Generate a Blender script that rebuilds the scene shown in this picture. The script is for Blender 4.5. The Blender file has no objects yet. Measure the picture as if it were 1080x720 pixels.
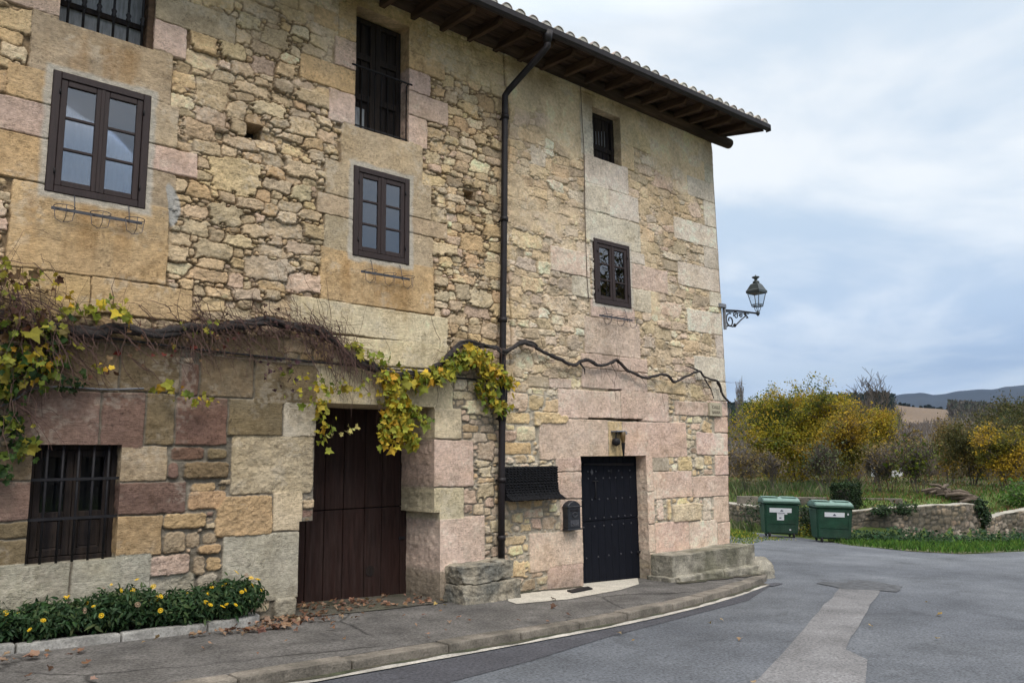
import bpy, bmesh, math, random
import numpy as np
from mathutils import Vector, Matrix
R = math.radians
random.seed(7); rng = np.random.default_rng(7)
sc = bpy.context.scene

# ------------------------------------------------------------------ camera
cam = bpy.data.objects.new('camera', bpy.data.cameras.new('camera')); sc.collection.objects.link(cam); sc.camera = cam
cam.data.sensor_fit = 'HORIZONTAL'; cam.data.sensor_width = 36; cam.data.lens = 827/1080*36
cam.data.clip_start = 0.1; cam.data.clip_end = 30000
cr = (0.75498198, -0.65560214, -0.01371828); cu = (-0.08781177, -0.12181020, 0.98866140); cf = (0.64983956, 0.74521682, 0.14953408)
cam.matrix_world = Matrix(((cr[0], cu[0], -cf[0], 0), (cr[1], cu[1], -cf[1], -8.8), (cr[2], cu[2], -cf[2], 1.7), (0, 0, 0, 1)))

# ------------------------------------------------------------------ world, sun, exposure
SUN_EL, SUN_AZ = 52, 205            # azimuth: degrees clockwise from +Y
sc.view_settings.view_transform = 'Standard'; sc.view_settings.look = 'None'
sc.view_settings.exposure = 0.7; sc.view_settings.gamma = 1.0; sc.view_settings.use_curve_mapping = False
w = bpy.data.worlds.new('World'); sc.world = w; w.use_nodes = True
nt = w.node_tree; nt.nodes.clear()
def N(nt, t, **kw):
    n = nt.nodes.new(t)
    for k, v in kw.items():
        if k in n.inputs: n.inputs[k].default_value = v
        else: setattr(n, k, v)
    return n
def ramp(nt, stops, interp='LINEAR'):
    n = nt.nodes.new('ShaderNodeValToRGB'); e = n.color_ramp.elements; n.color_ramp.interpolation = interp
    while len(e) < len(stops): e.new(0.5)
    for i, (p, c) in enumerate(stops):
        e[i].position = p; e[i].color = (*c, 1) if len(c) == 3 else c
    return n
def math_n(nt, op, a, b=None, clamp=False):
    n = nt.nodes.new('ShaderNodeMath'); n.operation = op; n.use_clamp = clamp
    for i, v in enumerate((a, b)):
        if v is None: continue
        if isinstance(v, (int, float)): n.inputs[i].default_value = v
        else: nt.links.new(v, n.inputs[i])
    return n.outputs[0]
def mixc(nt, fac, a, b, mode='MIX'):
    n = nt.nodes.new('ShaderNodeMix'); n.data_type = 'RGBA'; n.blend_type = mode
    for k, v in ((0, fac), (6, a), (7, b)):
        if hasattr(v, 'is_linked'): nt.links.new(v, n.inputs[k])
        elif k == 0: n.inputs[0].default_value = v
        else: n.inputs[k].default_value = (*v, 1) if len(v) == 3 else v
    return n.outputs[2]
out = N(nt, 'ShaderNodeOutputWorld')
sky = N(nt, 'ShaderNodeTexSky'); sky.sky_type = 'NISHITA'; sky.sun_disc = False
sky.sun_elevation = R(SUN_EL); sky.sun_rotation = R(SUN_AZ)
bg1 = N(nt, 'ShaderNodeBackground', Strength=0.10); nt.links.new(sky.outputs[0], bg1.inputs[0])
tc = N(nt, 'ShaderNodeTexCoord'); sx = N(nt, 'ShaderNodeSeparateXYZ'); nt.links.new(tc.outputs['Generated'], sx.inputs[0])
zc = math_n(nt, 'MAXIMUM', sx.outputs[2], 0.0)
den = math_n(nt, 'ADD', zc, 0.16)
cx = N(nt, 'ShaderNodeCombineXYZ')
nt.links.new(math_n(nt, 'DIVIDE', sx.outputs[0], den), cx.inputs[0]); nt.links.new(math_n(nt, 'DIVIDE', sx.outputs[1], den), cx.inputs[1])
n1 = N(nt, 'ShaderNodeTexNoise', Scale=0.75, Detail=7.0, Roughness=0.55, Distortion=0.6); nt.links.new(cx.outputs[0], n1.inputs['Vector'])
n2 = N(nt, 'ShaderNodeTexNoise', Scale=2.2, Detail=4.0, Roughness=0.5); nt.links.new(cx.outputs[0], n2.inputs['Vector'])
cl = math_n(nt, 'ADD', math_n(nt, 'MULTIPLY', n1.outputs[0], 0.8), math_n(nt, 'MULTIPLY', n2.outputs[0], 0.2))
cr1 = ramp(nt, [(0.40, (0, 0, 0)), (0.57, (1, 1, 1))], 'EASE'); nt.links.new(cl, cr1.inputs[0])
# thick cloud by elevation: grey-blue bank above the horizon, bright veil higher up
dark = ramp(nt, [(0.0, (0.35, 0.42, 0.49)), (0.06, (0.34, 0.41, 0.50)), (0.095, (0.24, 0.31, 0.41)), (0.16, (0.33, 0.41, 0.51)), (0.28, (0.38, 0.46, 0.545)), (0.5, (0.44, 0.51, 0.575)), (0.72, (1.2, 1.23, 1.26)), (1.0, (1.65, 1.65, 1.65))])
lite = ramp(nt, [(0.0, (0.41, 0.46, 0.50)), (0.06, (0.41, 0.46, 0.52)), (0.095, (0.345, 0.41, 0.475)), (0.16, (0.53, 0.575, 0.615)), (0.28, (0.60, 0.63, 0.645)), (0.5, (0.62, 0.64, 0.65)), (0.72, (1.6, 1.6, 1.58)), (1.0, (2.15, 2.1, 2.03))])
nt.links.new(zc, dark.inputs[0]); nt.links.new(zc, lite.inputs[0])
ccol = mixc(nt, cr1.outputs[0], dark.outputs[0], lite.outputs[0])
bg2 = N(nt, 'ShaderNodeBackground', Strength=1.0); nt.links.new(ccol, bg2.inputs[0])
mx = N(nt, 'ShaderNodeMixShader', Fac=0.94); nt.links.new(bg1.outputs[0], mx.inputs[1]); nt.links.new(bg2.outputs[0], mx.inputs[2])
nt.links.new(mx.outputs[0], out.inputs[0])
sun = bpy.data.objects.new('sun', bpy.data.lights.new('sun', 'SUN')); sc.collection.objects.link(sun)
sun.data.energy = 1.1; sun.data.angle = R(18); sun.data.color = (1, 0.95, 0.88)
sd = Vector((math.sin(R(SUN_AZ))*math.cos(R(SUN_EL)), math.cos(R(SUN_AZ))*math.cos(R(SUN_EL)), math.sin(R(SUN_EL))))
sun.rotation_euler = sd.to_track_quat('Z', 'Y').to_euler()

# ------------------------------------------------------------------ helpers: noise
def lat(ix, iy, seed):
    h = (ix.astype(np.int64)*374761393 + iy.astype(np.int64)*668265263 + seed*974634541) & 0xFFFFFFFF
    h = ((h ^ (h >> 13))*1274126177) & 0xFFFFFFFF
    h = h ^ (h >> 16)
    return (h & 0xFFFF)/65535.0
def vn(x, y, seed=0):
    ix = np.floor(x); iy = np.floor(y); fx = x-ix; fy = y-iy
    fx = fx*fx*(3-2*fx); fy = fy*fy*(3-2*fy); ix = ix.astype(np.int64); iy = iy.astype(np.int64)
    a = lat(ix, iy, seed); b = lat(ix+1, iy, seed); c = lat(ix, iy+1, seed); d = lat(ix+1, iy+1, seed)
    return (a*(1-fx)+b*fx)*(1-fy)+(c*(1-fx)+d*fx)*fy
def fbm(x, y, o=3, seed=0):
    s = 0; t = 0; a = 1
    for i in range(o):
        s = s+a*vn(x*2**i, y*2**i, seed+i*17); t += a; a *= 0.55
    return s/t
def sstep(a, b, x):
    t = np.clip((x-a)/(b-a), 0, 1); return t*t*(3-2*t)

# ------------------------------------------------------------------ helpers: objects
COL = sc.collection
def tag(o, label=None, cat=None, group=None, kind=None):
    if label: o['label'] = label
    if cat: o['category'] = cat
    if group: o['group'] = group
    if kind: o['kind'] = kind
    return o
def empty(name, loc=(0, 0, 0), label=None, cat=None, group=None, rz=0):
    o = bpy.data.objects.new(name, None); COL.objects.link(o); o.location = loc; o.rotation_euler = (0, 0, rz); o.empty_display_size = 0.2
    return tag(o, label, cat, group)
def link(name, me, mat, parent=None, world=True):
    o = bpy.data.objects.new(name, me); COL.objects.link(o)
    if mat is not None:
        for m in (mat if isinstance(mat, (list, tuple)) else [mat]): me.materials.append(m)
    if parent is not None:
        o.parent = parent
        if world:
            q = parent; M = Matrix()
            while q is not None: M = Matrix.LocRotScale(q.location, q.rotation_euler, q.scale) @ q.matrix_parent_inverse @ M if False else (q.matrix_parent_inverse @ Matrix.LocRotScale(q.location, q.rotation_euler, q.scale)) @ M; q = q.parent
            o.matrix_parent_inverse = M.inverted()
    return o
def np_mesh(name, V, Fq, cols=None, smooth=False):
    """V (n,3); Fq (m,k) int; cols (n,3) point colours"""
    V = np.asarray(V, np.float32); Fq = np.asarray(Fq, np.int32); k = Fq.shape[1]
    me = bpy.data.meshes.new(name)
    me.vertices.add(len(V)); me.vertices.foreach_set('co', V.ravel())
    me.loops.add(Fq.size); me.loops.foreach_set('vertex_index', Fq.ravel())
    me.polygons.add(len(Fq)); me.polygons.foreach_set('loop_start', np.arange(0, Fq.size, k, dtype=np.int32))
    me.polygons.foreach_set('use_smooth', np.full(len(Fq), smooth))
    if cols is not None:
        a = me.color_attributes.new('Col', 'FLOAT_COLOR', 'POINT')
        c = np.ones((len(V), 4), np.float32); c[:, :3] = cols; a.data.foreach_set('color', c.ravel())
    me.update(calc_edges=True)
    return me
def np_obj(name, V, Fq, mat, cols=None, smooth=False, parent=None, world=True):
    return link(name, np_mesh(name, V, Fq, cols, smooth), mat, parent, world)

class MB:
    """collects boxes, tubes, lathes, prisms into one bmesh"""
    def __init__(s): s.bm = bmesh.new()
    def box(s, x0, x1, y0, y1, z0, z1, bev=0.0, M=None):
        vs = [s.bm.verts.new((x, y, z)) for z in (z0, z1) for y in (y0, y1) for x in (x0, x1)]
        fs = [s.bm.faces.new([vs[i] for i in f]) for f in ((0, 2, 3, 1), (4, 5, 7, 6), (0, 1, 5, 4), (1, 3, 7, 5), (3, 2, 6, 7), (2, 0, 4, 6))]
        if bev > 0:
            es = list({e for f in fs for e in f.edges})
            r = bmesh.ops.bevel(s.bm, geom=es, offset=bev, segments=1, affect='EDGES', profile=0.5)
            vs = list({v for f in r['faces'] for v in f.verts} | {v for v in vs if v.is_valid})
        if M is not None:
            for v in vs: v.co = M @ v.co
        return s
    def prism(s, pts, y0, y1, bev=0.0):
        """outline in x,z pushed from y0 to y1"""
        a = [s.bm.verts.new((p[0], y0, p[1])) for p in pts]; b = [s.bm.verts.new((p[0], y1, p[1])) for p in pts]
        n = len(pts); fs = [s.bm.faces.new(a), s.bm.faces.new(b[::-1])]
        for i in range(n): fs.append(s.bm.faces.new((a[i], b[i], b[(i+1) % n], a[(i+1) % n])))
        if bev > 0:
            es = list({e for f in fs for e in f.edges}); bmesh.ops.bevel(s.bm, geom=es, offset=bev, segments=1, affect='EDGES', profile=0.5)
        return s
    def prismz(s, pts, z0, z1, bev=0.0, zf=None):
        """outline in x,y pushed from z0 to z1 (zf adds a height per point)"""
        h = [zf(*p) if zf else 0 for p in pts]
        a = [s.bm.verts.new((p[0], p[1], z0+q)) for p, q in zip(pts, h)]; b = [s.bm.verts.new((p[0], p[1], z1+q)) for p, q in zip(pts, h)]
        n = len(pts); fs = [s.bm.faces.new(a[::-1]), s.bm.faces.new(b)]
        for i in range(n): fs.append(s.bm.faces.new((a[i], a[(i+1) % n], b[(i+1) % n], b[i])))
        if bev > 0:
            es = list({e for f in fs for e in f.edges}); bmesh.ops.bevel(s.bm, geom=es, offset=bev, segments=2, affect='EDGES', profile=0.6)
        return s
    def tube(s, pts, r, n=8, caps=True):
        pts = [Vector(p) for p in pts]; m = len(pts)
        rr = r if isinstance(r, (list, tuple)) else [r]*m
        rings = []; prev = None
        for i, p in enumerate(pts):
            d = (pts[min(i+1, m-1)]-pts[max(i-1, 0)]).normalized()
            if prev is None:
                u = d.orthogonal().normalized()
            else:
                u = (prev-d*prev.dot(d)); u = u.normalized() if u.length > 1e-6 else d.orthogonal().normalized()
            prev = u; v = d.cross(u)
            rings.append([s.bm.verts.new(p+(u*math.cos(2*math.pi*k/n)+v*math.sin(2*math.pi*k/n))*rr[i]) for k in range(n)])
        for a, b in zip(rings, rings[1:]):
            for k in range(n):
                f = s.bm.faces.new((a[k], a[(k+1) % n], b[(k+1) % n], b[k])); f.smooth = True
        if caps: s.bm.faces.new(rings[0][::-1]); s.bm.faces.new(rings[-1])
        return s
    def lathe(s, prof, c=(0, 0, 0), n=12, M=None, smooth=True, rot=0):
        rings = []
        for (r, z) in prof:
            rings.append([s.bm.verts.new((c[0]+r*math.cos(2*math.pi*k/n+rot), c[1]+r*math.sin(2*math.pi*k/n+rot), c[2]+z)) for k in range(n)])
        vs = [v for q in rings for v in q]
        for a, b in zip(rings, rings[1:]):
            for k in range(n):
                f = s.bm.faces.new((a[k], a[(k+1) % n], b[(k+1) % n], b[k])); f.smooth = smooth
        s.bm.faces.new(rings[0][::-1]); s.bm.faces.new(rings[-1])
        if M is not None:
            for v in vs: v.co = M @ v.co
        return s
    def build(s, name, mat, parent=None, world=True, recalc=True):
        if recalc: bmesh.ops.recalc_face_normals(s.bm, faces=s.bm.faces)
        me = bpy.data.meshes.new(name); s.bm.to_mesh(me); s.bm.free()
        return link(name, me, mat, parent, world)
def copy_tree(o, parent=None):
    c = o.copy(); COL.objects.link(c); c.parent = parent
    for ch in [q for q in bpy.data.objects if q.parent == o]: copy_tree(ch, c)
    return c

# ------------------------------------------------------------------ materials
def mat(name, col, rough=0.8, var=0.25, scale=6.0, col2=None, bump=0.3, bscale=40.0, spec=0.3, metal=0.0, attr=False, detail=5.0, bdist=0.01, trans=0.0, stretch=None, coords='Object', speck=0.0, sscale=70, crack=0.0, tool=0.0, stain=False):
    m = bpy.data.materials.new(name); m.use_nodes = True; nt = m.node_tree; b = nt.nodes['Principled BSDF']
    tc = N(nt, 'ShaderNodeTexCoord'); src = tc.outputs[coords]
    if stretch:
        mp = N(nt, 'ShaderNodeMapping'); mp.inputs['Scale'].default_value = stretch; nt.links.new(src, mp.inputs[0]); src = mp.outputs[0]
    n1 = N(nt, 'ShaderNodeTexNoise', Scale=scale, Detail=detail, Roughness=0.62); nt.links.new(src, n1.inputs['Vector'])
    if attr:
        at = N(nt, 'ShaderNodeAttribute'); at.attribute_name = 'Col'; base = at.outputs['Color']
    else: base = (*col, 1)
    lo = 1-var; hi = 1+var
    rp = ramp(nt, [(0.3, (lo, lo, lo)), (0.7, (hi, hi, hi))]); nt.links.new(n1.outputs[0], rp.inputs[0])
    if col2 is not None:
        n3 = N(nt, 'ShaderNodeTexNoise', Scale=scale*0.35, Detail=4.0, Roughness=0.6); nt.links.new(src, n3.inputs['Vector'])
        r3 = ramp(nt, [(0.42, (0, 0, 0)), (0.62, (1, 1, 1))]); nt.links.new(n3.outputs[0], r3.inputs[0])
        base = mixc(nt, r3.outputs[0], base, col2)
    c = mixc(nt, 1.0, base, rp.outputs[0], 'MULTIPLY')
    if speck:
        n5 = N(nt, 'ShaderNodeTexNoise', Scale=sscale, Detail=3.0, Roughness=0.7); nt.links.new(src, n5.inputs['Vector'])
        r5_ = ramp(nt, [(0.30, (1-speck,)*3), (0.5, (1, 1, 1)), (0.72, (1+speck*0.9,)*3)]); nt.links.new(n5.outputs[0], r5_.inputs[0]); c = mixc(nt, 1.0, c, r5_.outputs[0], 'MULTIPLY')
    nt.links.new(c, b.inputs['Base Color'])
    if crack:
        w1 = N(nt, 'ShaderNodeTexNoise', Scale=1.3, Detail=5.0, Roughness=0.7); nt.links.new(src, w1.inputs['Vector']); wv = mixc(nt, 0.22, src, w1.outputs['Color'], 'ADD')
        vo = N(nt, 'ShaderNodeTexVoronoi', Scale=crack); vo.feature = 'DISTANCE_TO_EDGE'; nt.links.new(wv, vo.inputs['Vector'])
        k1 = ramp(nt, [(0.0, (0.35,)*3), (0.010, (1, 1, 1))]); nt.links.new(vo.outputs['Distance'], k1.inputs[0])
        m1 = N(nt, 'ShaderNodeTexNoise', Scale=0.35, Detail=2.0); nt.links.new(src, m1.inputs['Vector']); k2 = ramp(nt, [(0.50, (0, 0, 0)), (0.58, (1, 1, 1))]); nt.links.new(m1.outputs[0], k2.inputs[0])
        cc = mixc(nt, k2.outputs[0], (1, 1, 1), k1.outputs[0]); c = mixc(nt, 1.0, c, cc, 'MULTIPLY')
    if crack or stain:
        so = N(nt, 'ShaderNodeTexNoise', Scale=0.9, Detail=6.0, Roughness=0.6, Distortion=1.0); nt.links.new(src, so.inputs['Vector']); k3 = ramp(nt, [(0.30, (0.72,)*3), (0.45, (1, 1, 1)), (0.66, (1, 1, 1)), (0.76, (1.22, 1.2, 1.16))]); nt.links.new(so.outputs[0], k3.inputs[0]); c = mixc(nt, 1.0, c, k3.outputs[0], 'MULTIPLY'); nt.links.new(c, b.inputs['Base Color'])
    if trans:
        o = nt.nodes['Material Output']; t = N(nt, 'ShaderNodeBsdfTranslucent'); nt.links.new(c, t.inputs[0]); ms = N(nt, 'ShaderNodeMixShader', Fac=trans); nt.links.new(b.outputs[0], ms.inputs[1]); nt.links.new(t.outputs[0], ms.inputs[2]); nt.links.new(ms.outputs[0], o.inputs[0])
    b.inputs['Roughness'].default_value = rough; b.inputs['Metallic'].default_value = metal; b.inputs['Specular IOR Level'].default_value = spec
    if bump > 0:
        n2 = N(nt, 'ShaderNodeTexNoise', Scale=bscale, Detail=6.0, Roughness=0.65); nt.links.new(src, n2.inputs['Vector'])
        bp = N(nt, 'ShaderNodeBump', Strength=bump, Distance=bdist); nt.links.new(n2.outputs[0], bp.inputs['Height']); nt.links.new(bp.outputs[0], b.inputs['Normal'])
        if tool:
            mp2 = N(nt, 'ShaderNodeMapping'); mp2.inputs['Rotation'].default_value = (0, R(38), 0); mp2.inputs['Scale'].default_value = (9, 40, 75); nt.links.new(tc.outputs[coords], mp2.inputs[0])
            n7 = N(nt, 'ShaderNodeTexNoise', Scale=1.0, Detail=2.0, Roughness=0.5); nt.links.new(mp2.outputs[0], n7.inputs['Vector'])
            bp2 = N(nt, 'ShaderNodeBump', Strength=tool, Distance=0.010); nt.links.new(n7.outputs[0], bp2.inputs['Height']); nt.links.new(bp.outputs[0], bp2.inputs['Normal']); nt.links.new(bp2.outputs[0], b.inputs['Normal'])
    return m
M = {}
M['stone'] = mat('stone', (0.4, 0.3, 0.2), 0.92, 0.17, 22, bump=0.75, bscale=75, spec=0.12, attr=True, bdist=0.016, speck=0.09, sscale=30, tool=0.5)
M['jamb'] = M['stone']
M['brownwood'] = mat('brown_wood', (0.030, 0.018, 0.017), 0.55, 0.3, 8, bump=0.3, bscale=30, stretch=(6, 6, 0.6), spec=0.35)
M['garagewood'] = mat('garage_wood', (0.029, 0.0150, 0.0125), 0.62, 0.4, 5, col2=(0.036, 0.022, 0.019), bump=0.4, bscale=25, stretch=(5, 5, 0.5), spec=0.12)
M['oldwood'] = mat('old_wood', (0.028, 0.020, 0.016), 0.8, 0.45, 6, col2=(0.014, 0.011, 0.012), bump=0.6, bscale=22, stretch=(6, 6, 0.5), spec=0.2)
M['rafter'] = mat('rafter_wood', (0.090, 0.057, 0.036), 0.85, 0.4, 3, col2=(0.055, 0.034, 0.022), bump=0.5, bscale=18, stretch=(5, 0.6, 5), spec=0.15)
M['board'] = mat('board_wood', (0.070, 0.045, 0.030), 0.88, 0.4, 3, col2=(0.034, 0.023, 0.016), bump=0.5, bscale=18, stretch=(0.6, 5, 5), spec=0.15)
M['blackdoor'] = mat('black_door', (0.0065, 0.0075, 0.012), 0.75, 0.3, 6, bump=0.3, bscale=30, stretch=(6, 6, 0.6), spec=0.12)
M['greywood'] = mat('grey_wood', (0.24, 0.25, 0.27), 0.85, 0.35, 9, bump=0.4, bscale=30, stretch=(5, 5, 0.6))
M['iron'] = mat('iron', (0.013, 0.012, 0.014), 0.6, 0.3, 20, bump=0.25, bscale=60, spec=0.25)
M['rust'] = mat('rust', (0.085, 0.055, 0.045), 0.75, 0.4, 20, bump=0.4, bscale=60)
M['wire'] = mat('grey_wire', (0.075, 0.075, 0.085), 0.55, 0.3, 20, bump=0, metal=0.3)
M['pipe'] = mat('pipe_paint', (0.017, 0.013, 0.014), 0.5, 0.35, 6, bump=0.1, bscale=30, spec=0.28)
M['cable'] = mat('cable', (0.02, 0.02, 0.021), 0.6, 0.2, 10, bump=0)
M['greycable'] = mat('grey_cable', (0.16, 0.16, 0.17), 0.6, 0.2, 10, bump=0)
M['tile'] = mat('tile', (0.42, 0.33, 0.26), 0.9, 0.3, 5, col2=(0.30, 0.27, 0.24), bump=0.4, bscale=30)
M['asphalt'] = mat('asphalt', (0.098, 0.105, 0.119), 0.9, 0.26, 0.8, col2=(0.125, 0.133, 0.147), bump=0.8, bscale=130, spec=0.2, bdist=0.012, detail=12, speck=0.55, sscale=38, stain=True)
M['asphaltdark'] = mat('asphalt_dark', (0.072, 0.072, 0.082), 0.9, 0.22, 1.5, bump=0.8, bscale=130, spec=0.2, bdist=0.012, detail=12, speck=0.55, sscale=38)
M['asphaltrough'] = mat('asphalt_rough', (0.100, 0.103, 0.110), 0.95, 0.4, 9, bump=1.0, bscale=40, spec=0.2, bdist=0.03, detail=10)
M['concrete'] = mat('concrete', (0.165, 0.162, 0.165), 0.92, 0.3, 1.3, bump=0.6, bscale=90, spec=0.2, detail=12, speck=0.55, sscale=38, stain=True)
M['sidewalk'] = mat('sidewalk', (0.115, 0.108, 0.102), 0.95, 0.32, 2.2, col2=(0.15, 0.14, 0.13), bump=0.9, bscale=80, spec=0.15, bdist=0.015, detail=12, speck=0.55, sscale=38, crack=0.35)
M['kerb'] = mat('kerb', (0.20, 0.175, 0.145), 0.93, 0.35, 5, col2=(0.13, 0.115, 0.095), bump=0.7, bscale=50, bdist=0.015, speck=0.35, sscale=45)
M['bedkerb'] = mat('bed_kerb', (0.36, 0.345, 0.32), 0.93, 0.3, 6, col2=(0.24, 0.23, 0.21), bump=0.6, bscale=50, speck=0.35, sscale=45)
M['whiteline'] = mat('white_line', (0.46, 0.43, 0.385), 0.85, 0.35, 5, col2=(0.30, 0.28, 0.25), bump=0.3, bscale=90, speck=0.35, sscale=45)
M['sill'] = mat('sill_stone', (0.50, 0.46, 0.39), 0.85, 0.18, 5, bump=0.3, bscale=60, speck=0.35, sscale=45)
M['block'] = mat('block_stone', (0.30, 0.262, 0.20), 0.94, 0.4, 7, col2=(0.15, 0.145, 0.125), bump=0.9, bscale=35, bdist=0.02, speck=0.35, sscale=45)
M['bench'] = mat('bench_stone', (0.29, 0.265, 0.215), 0.94, 0.4, 5, col2=(0.155, 0.145, 0.105), bump=0.8, bscale=40, bdist=0.015, speck=0.35, sscale=45)
M['wicker'] = mat('wicker', (0.0045, 0.0045, 0.006), 0.95, 0.4, 60, bump=0.8, bscale=60)
M['mailbox'] = mat('mailbox_paint', (0.016, 0.018, 0.024), 0.45, 0.2, 15, bump=0.1, bscale=60, spec=0.5)
M['plaque'] = mat('plaque_stone', (0.42, 0.37, 0.27), 0.9, 0.15, 15, bump=0.3, bscale=60)
M['letter'] = mat('letter_paint', (0.14, 0.115, 0.085), 0.9, 0.2, 20, bump=0)
M['leaf'] = mat('leaf', (0.2, 0.2, 0.05), 0.6, 0.15, 10, bump=0, attr=True, spec=0.2, trans=0.3)
M['bark'] = mat('bark', (0.10, 0.083, 0.072), 0.95, 0.4, 14, bump=0.9, bscale=40, bdist=0.02)
M['vinebark'] = mat('vine_bark', (0.045, 0.039, 0.038), 0.95, 0.4, 20, bump=1.0, bscale=50, bdist=0.02)
M['palebark'] = mat('pale_bark', (0.17, 0.15, 0.135), 0.95, 0.2, 3, bump=0)
M['twig'] = mat('twig', (0.095, 0.055, 0.045), 0.9, 0.3, 10, bump=0)
M['grit'] = mat('grit', (0.075, 0.062, 0.047), 0.97, 0.5, 9, col2=(0.05, 0.055, 0.03), bump=0.8, bscale=60, speck=0.5, sscale=50)
M['soil'] = mat('soil', (0.035, 0.026, 0.02), 0.95, 0.4, 8, bump=0.8, bscale=30)
M['binbody'] = mat('bin_plastic', (0.014, 0.052, 0.030), 0.6, 0.3, 3, col2=(0.024, 0.050, 0.034), bump=0.15, bscale=30, spec=0.3, speck=0.2, sscale=25)
M['binlid'] = mat('bin_lid', (0.11, 0.19, 0.16), 0.5, 0.25, 4, bump=0.05, bscale=30, spec=0.5)
M['rubber'] = mat('rubber', (0.015, 0.015, 0.016), 0.8, 0.2, 20, bump=0.1)
M['sticker'] = mat('sticker', (0.62, 0.63, 0.66), 0.5, 0.06, 20, bump=0)
M['ink'] = mat('ink', (0.06, 0.06, 0.10), 0.6, 0.1, 20, bump=0)
M['gold'] = mat('amber_glass', (0.11, 0.066, 0.02), 0.35, 0.2, 20, bump=0.1, spec=0.5)
M['greymetal'] = mat('grey_metal', (0.24, 0.25, 0.28), 0.5, 0.2, 20, bump=0.1, metal=0.4)
M['lampmetal'] = mat('lamp_metal', (0.035, 0.045, 0.047), 0.4, 0.25, 12, bump=0.1, spec=0.5)
M['curtain'] = mat('curtain', (0.10, 0.11, 0.13), 0.9, 0.08, 8, bump=0.1, stretch=(8, 8, 0.4))
M['room'] = mat('room_dark', (0.02, 0.02, 0.022), 0.9, 0.2, 3, bump=0)
M['ground'] = mat('ground', (0.075, 0.095, 0.035), 0.95, 0.35, 0.35, col2=(0.10, 0.085, 0.05), bump=0.8, bscale=12, bdist=0.05)
M['gravel'] = mat('gravel_dirt', (0.13, 0.115, 0.095), 0.95, 0.45, 3, col2=(0.09, 0.085, 0.06), bump=1.0, bscale=45, bdist=0.03, detail=12, speck=0.35, sscale=45)
M['shed'] = mat('white_wash', (0.62, 0.62, 0.62), 0.85, 0.1, 3, bump=0.1)
M['log'] = mat('log_bark', (0.11, 0.085, 0.065), 0.95, 0.4, 8, bump=0.8, bscale=30, bdist=0.02)

# glass: mostly see-through with a mirror share by angle
def glass_mat(ior=2.4, nm='window_glass'):
    m = bpy.data.materials.new(nm); m.use_nodes = True; nt = m.node_tree; nt.nodes.clear()
    o = N(nt, 'ShaderNodeOutputMaterial'); t = N(nt, 'ShaderNodeBsdfTransparent'); t.inputs[0].default_value = (0.82, 0.85, 0.88, 1)
    g = N(nt, 'ShaderNodeBsdfGlossy', Roughness=0.015); g.inputs[0].default_value = (0.9, 0.93, 1, 1)
    tc = N(nt, 'ShaderNodeTexCoord'); n = N(nt, 'ShaderNodeTexNoise', Scale=2.0, Detail=1.0); nt.links.new(tc.outputs['Object'], n.inputs['Vector'])
    b = N(nt, 'ShaderNodeBump', Strength=0.03, Distance=0.02); nt.links.new(n.outputs[0], b.inputs['Height']); nt.links.new(b.outputs[0], g.inputs['Normal'])
    f = N(nt, 'ShaderNodeFresnel', IOR=ior); s = N(nt, 'ShaderNodeMixShader')
    nt.links.new(f.outputs[0], s.inputs[0]); nt.links.new(t.outputs[0], s.inputs[1]); nt.links.new(g.outputs[0], s.inputs[2]); nt.links.new(s.outputs[0], o.inputs[0])
    return m
M['glass'] = glass_mat(); M['dullglass'] = glass_mat(1.25, 'dull_glass')
def lampglass():
    m = bpy.data.materials.new('lamp_glass'); m.use_nodes = True; nt = m.node_tree; nt.nodes.clear()
    o = N(nt, 'ShaderNodeOutputMaterial'); t = N(nt, 'ShaderNodeBsdfTransparent'); t.inputs[0].default_value = (0.92, 0.95, 0.97, 1)
    g = N(nt, 'ShaderNodeBsdfGlossy', Roughness=0.05); s = N(nt, 'ShaderNodeMixShader', Fac=0.10)
    nt.links.new(t.outputs[0], s.inputs[1]); nt.links.new(g.outputs[0], s.inputs[2]); nt.links.new(s.outputs[0], o.inputs[0]); return m
M['lampglass'] = lampglass()

# ------------------------------------------------------------------ ground levels
def zroad(x, y=0): return 0.03-0.0415*np.clip(x, -30, 60)
def zwalk(x, y=0): return 0.13-0.0415*np.clip(x, -30, 60)
# front line of the garden wall, in axes f (forward) and r (right)
GW = [(31.0, 14.0), (27.6, 9.6), (26.6, 7.2), (25.6, 4.2), (26.2, 2.6), (28.5, 1.4), (33, 0.4), (40, -1), (52, -3.5)]
def fr(x, y): y = y+8.8; return 0.866*x+0.5*y, 0.5*x-0.866*y
gwf, gwr = zip(*[fr(*p) for p in GW])
def tz(x, y):
    f, r = fr(x, y)
    s = f-np.interp(r, gwr, gwf)-0.22
    rr = np.hypot(x, y+8.8); az = np.arctan2(x, y+8.8)
    road = zroad(x)
    g = -0.30+0.42*sstep(1.6, 3.0, s)+0.15*sstep(5, 30, s)
    z = np.where((f > 8), road*(1-sstep(-0.05, 0.05, s))+g*sstep(-0.05, 0.05, s), road)
    # valley, then the wooded slope and the far range
    z = z*(1-sstep(55, 110, rr))+(-6.0)*sstep(55, 130, rr)
    hill = 11*sstep(180, 520, rr)+ (HR(az)*1000+1.7-11)*sstep(500, 1000, rr)
    z = z+(hill+6)*sstep(130, 400, rr)
    z = z-sstep(1050, 1700, rr)*(HR(az)*1000*0.9+40)
    mt = (MR(az)*6000)*sstep(2300, 6000, rr)
    z = np.where(rr > 1700, np.maximum(z, -40)+mt+38*sstep(2300, 6000, rr), z)
    z = z-sstep(6100, 8500, rr)*(MR(az)*6000*0.9)
    return z
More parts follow.
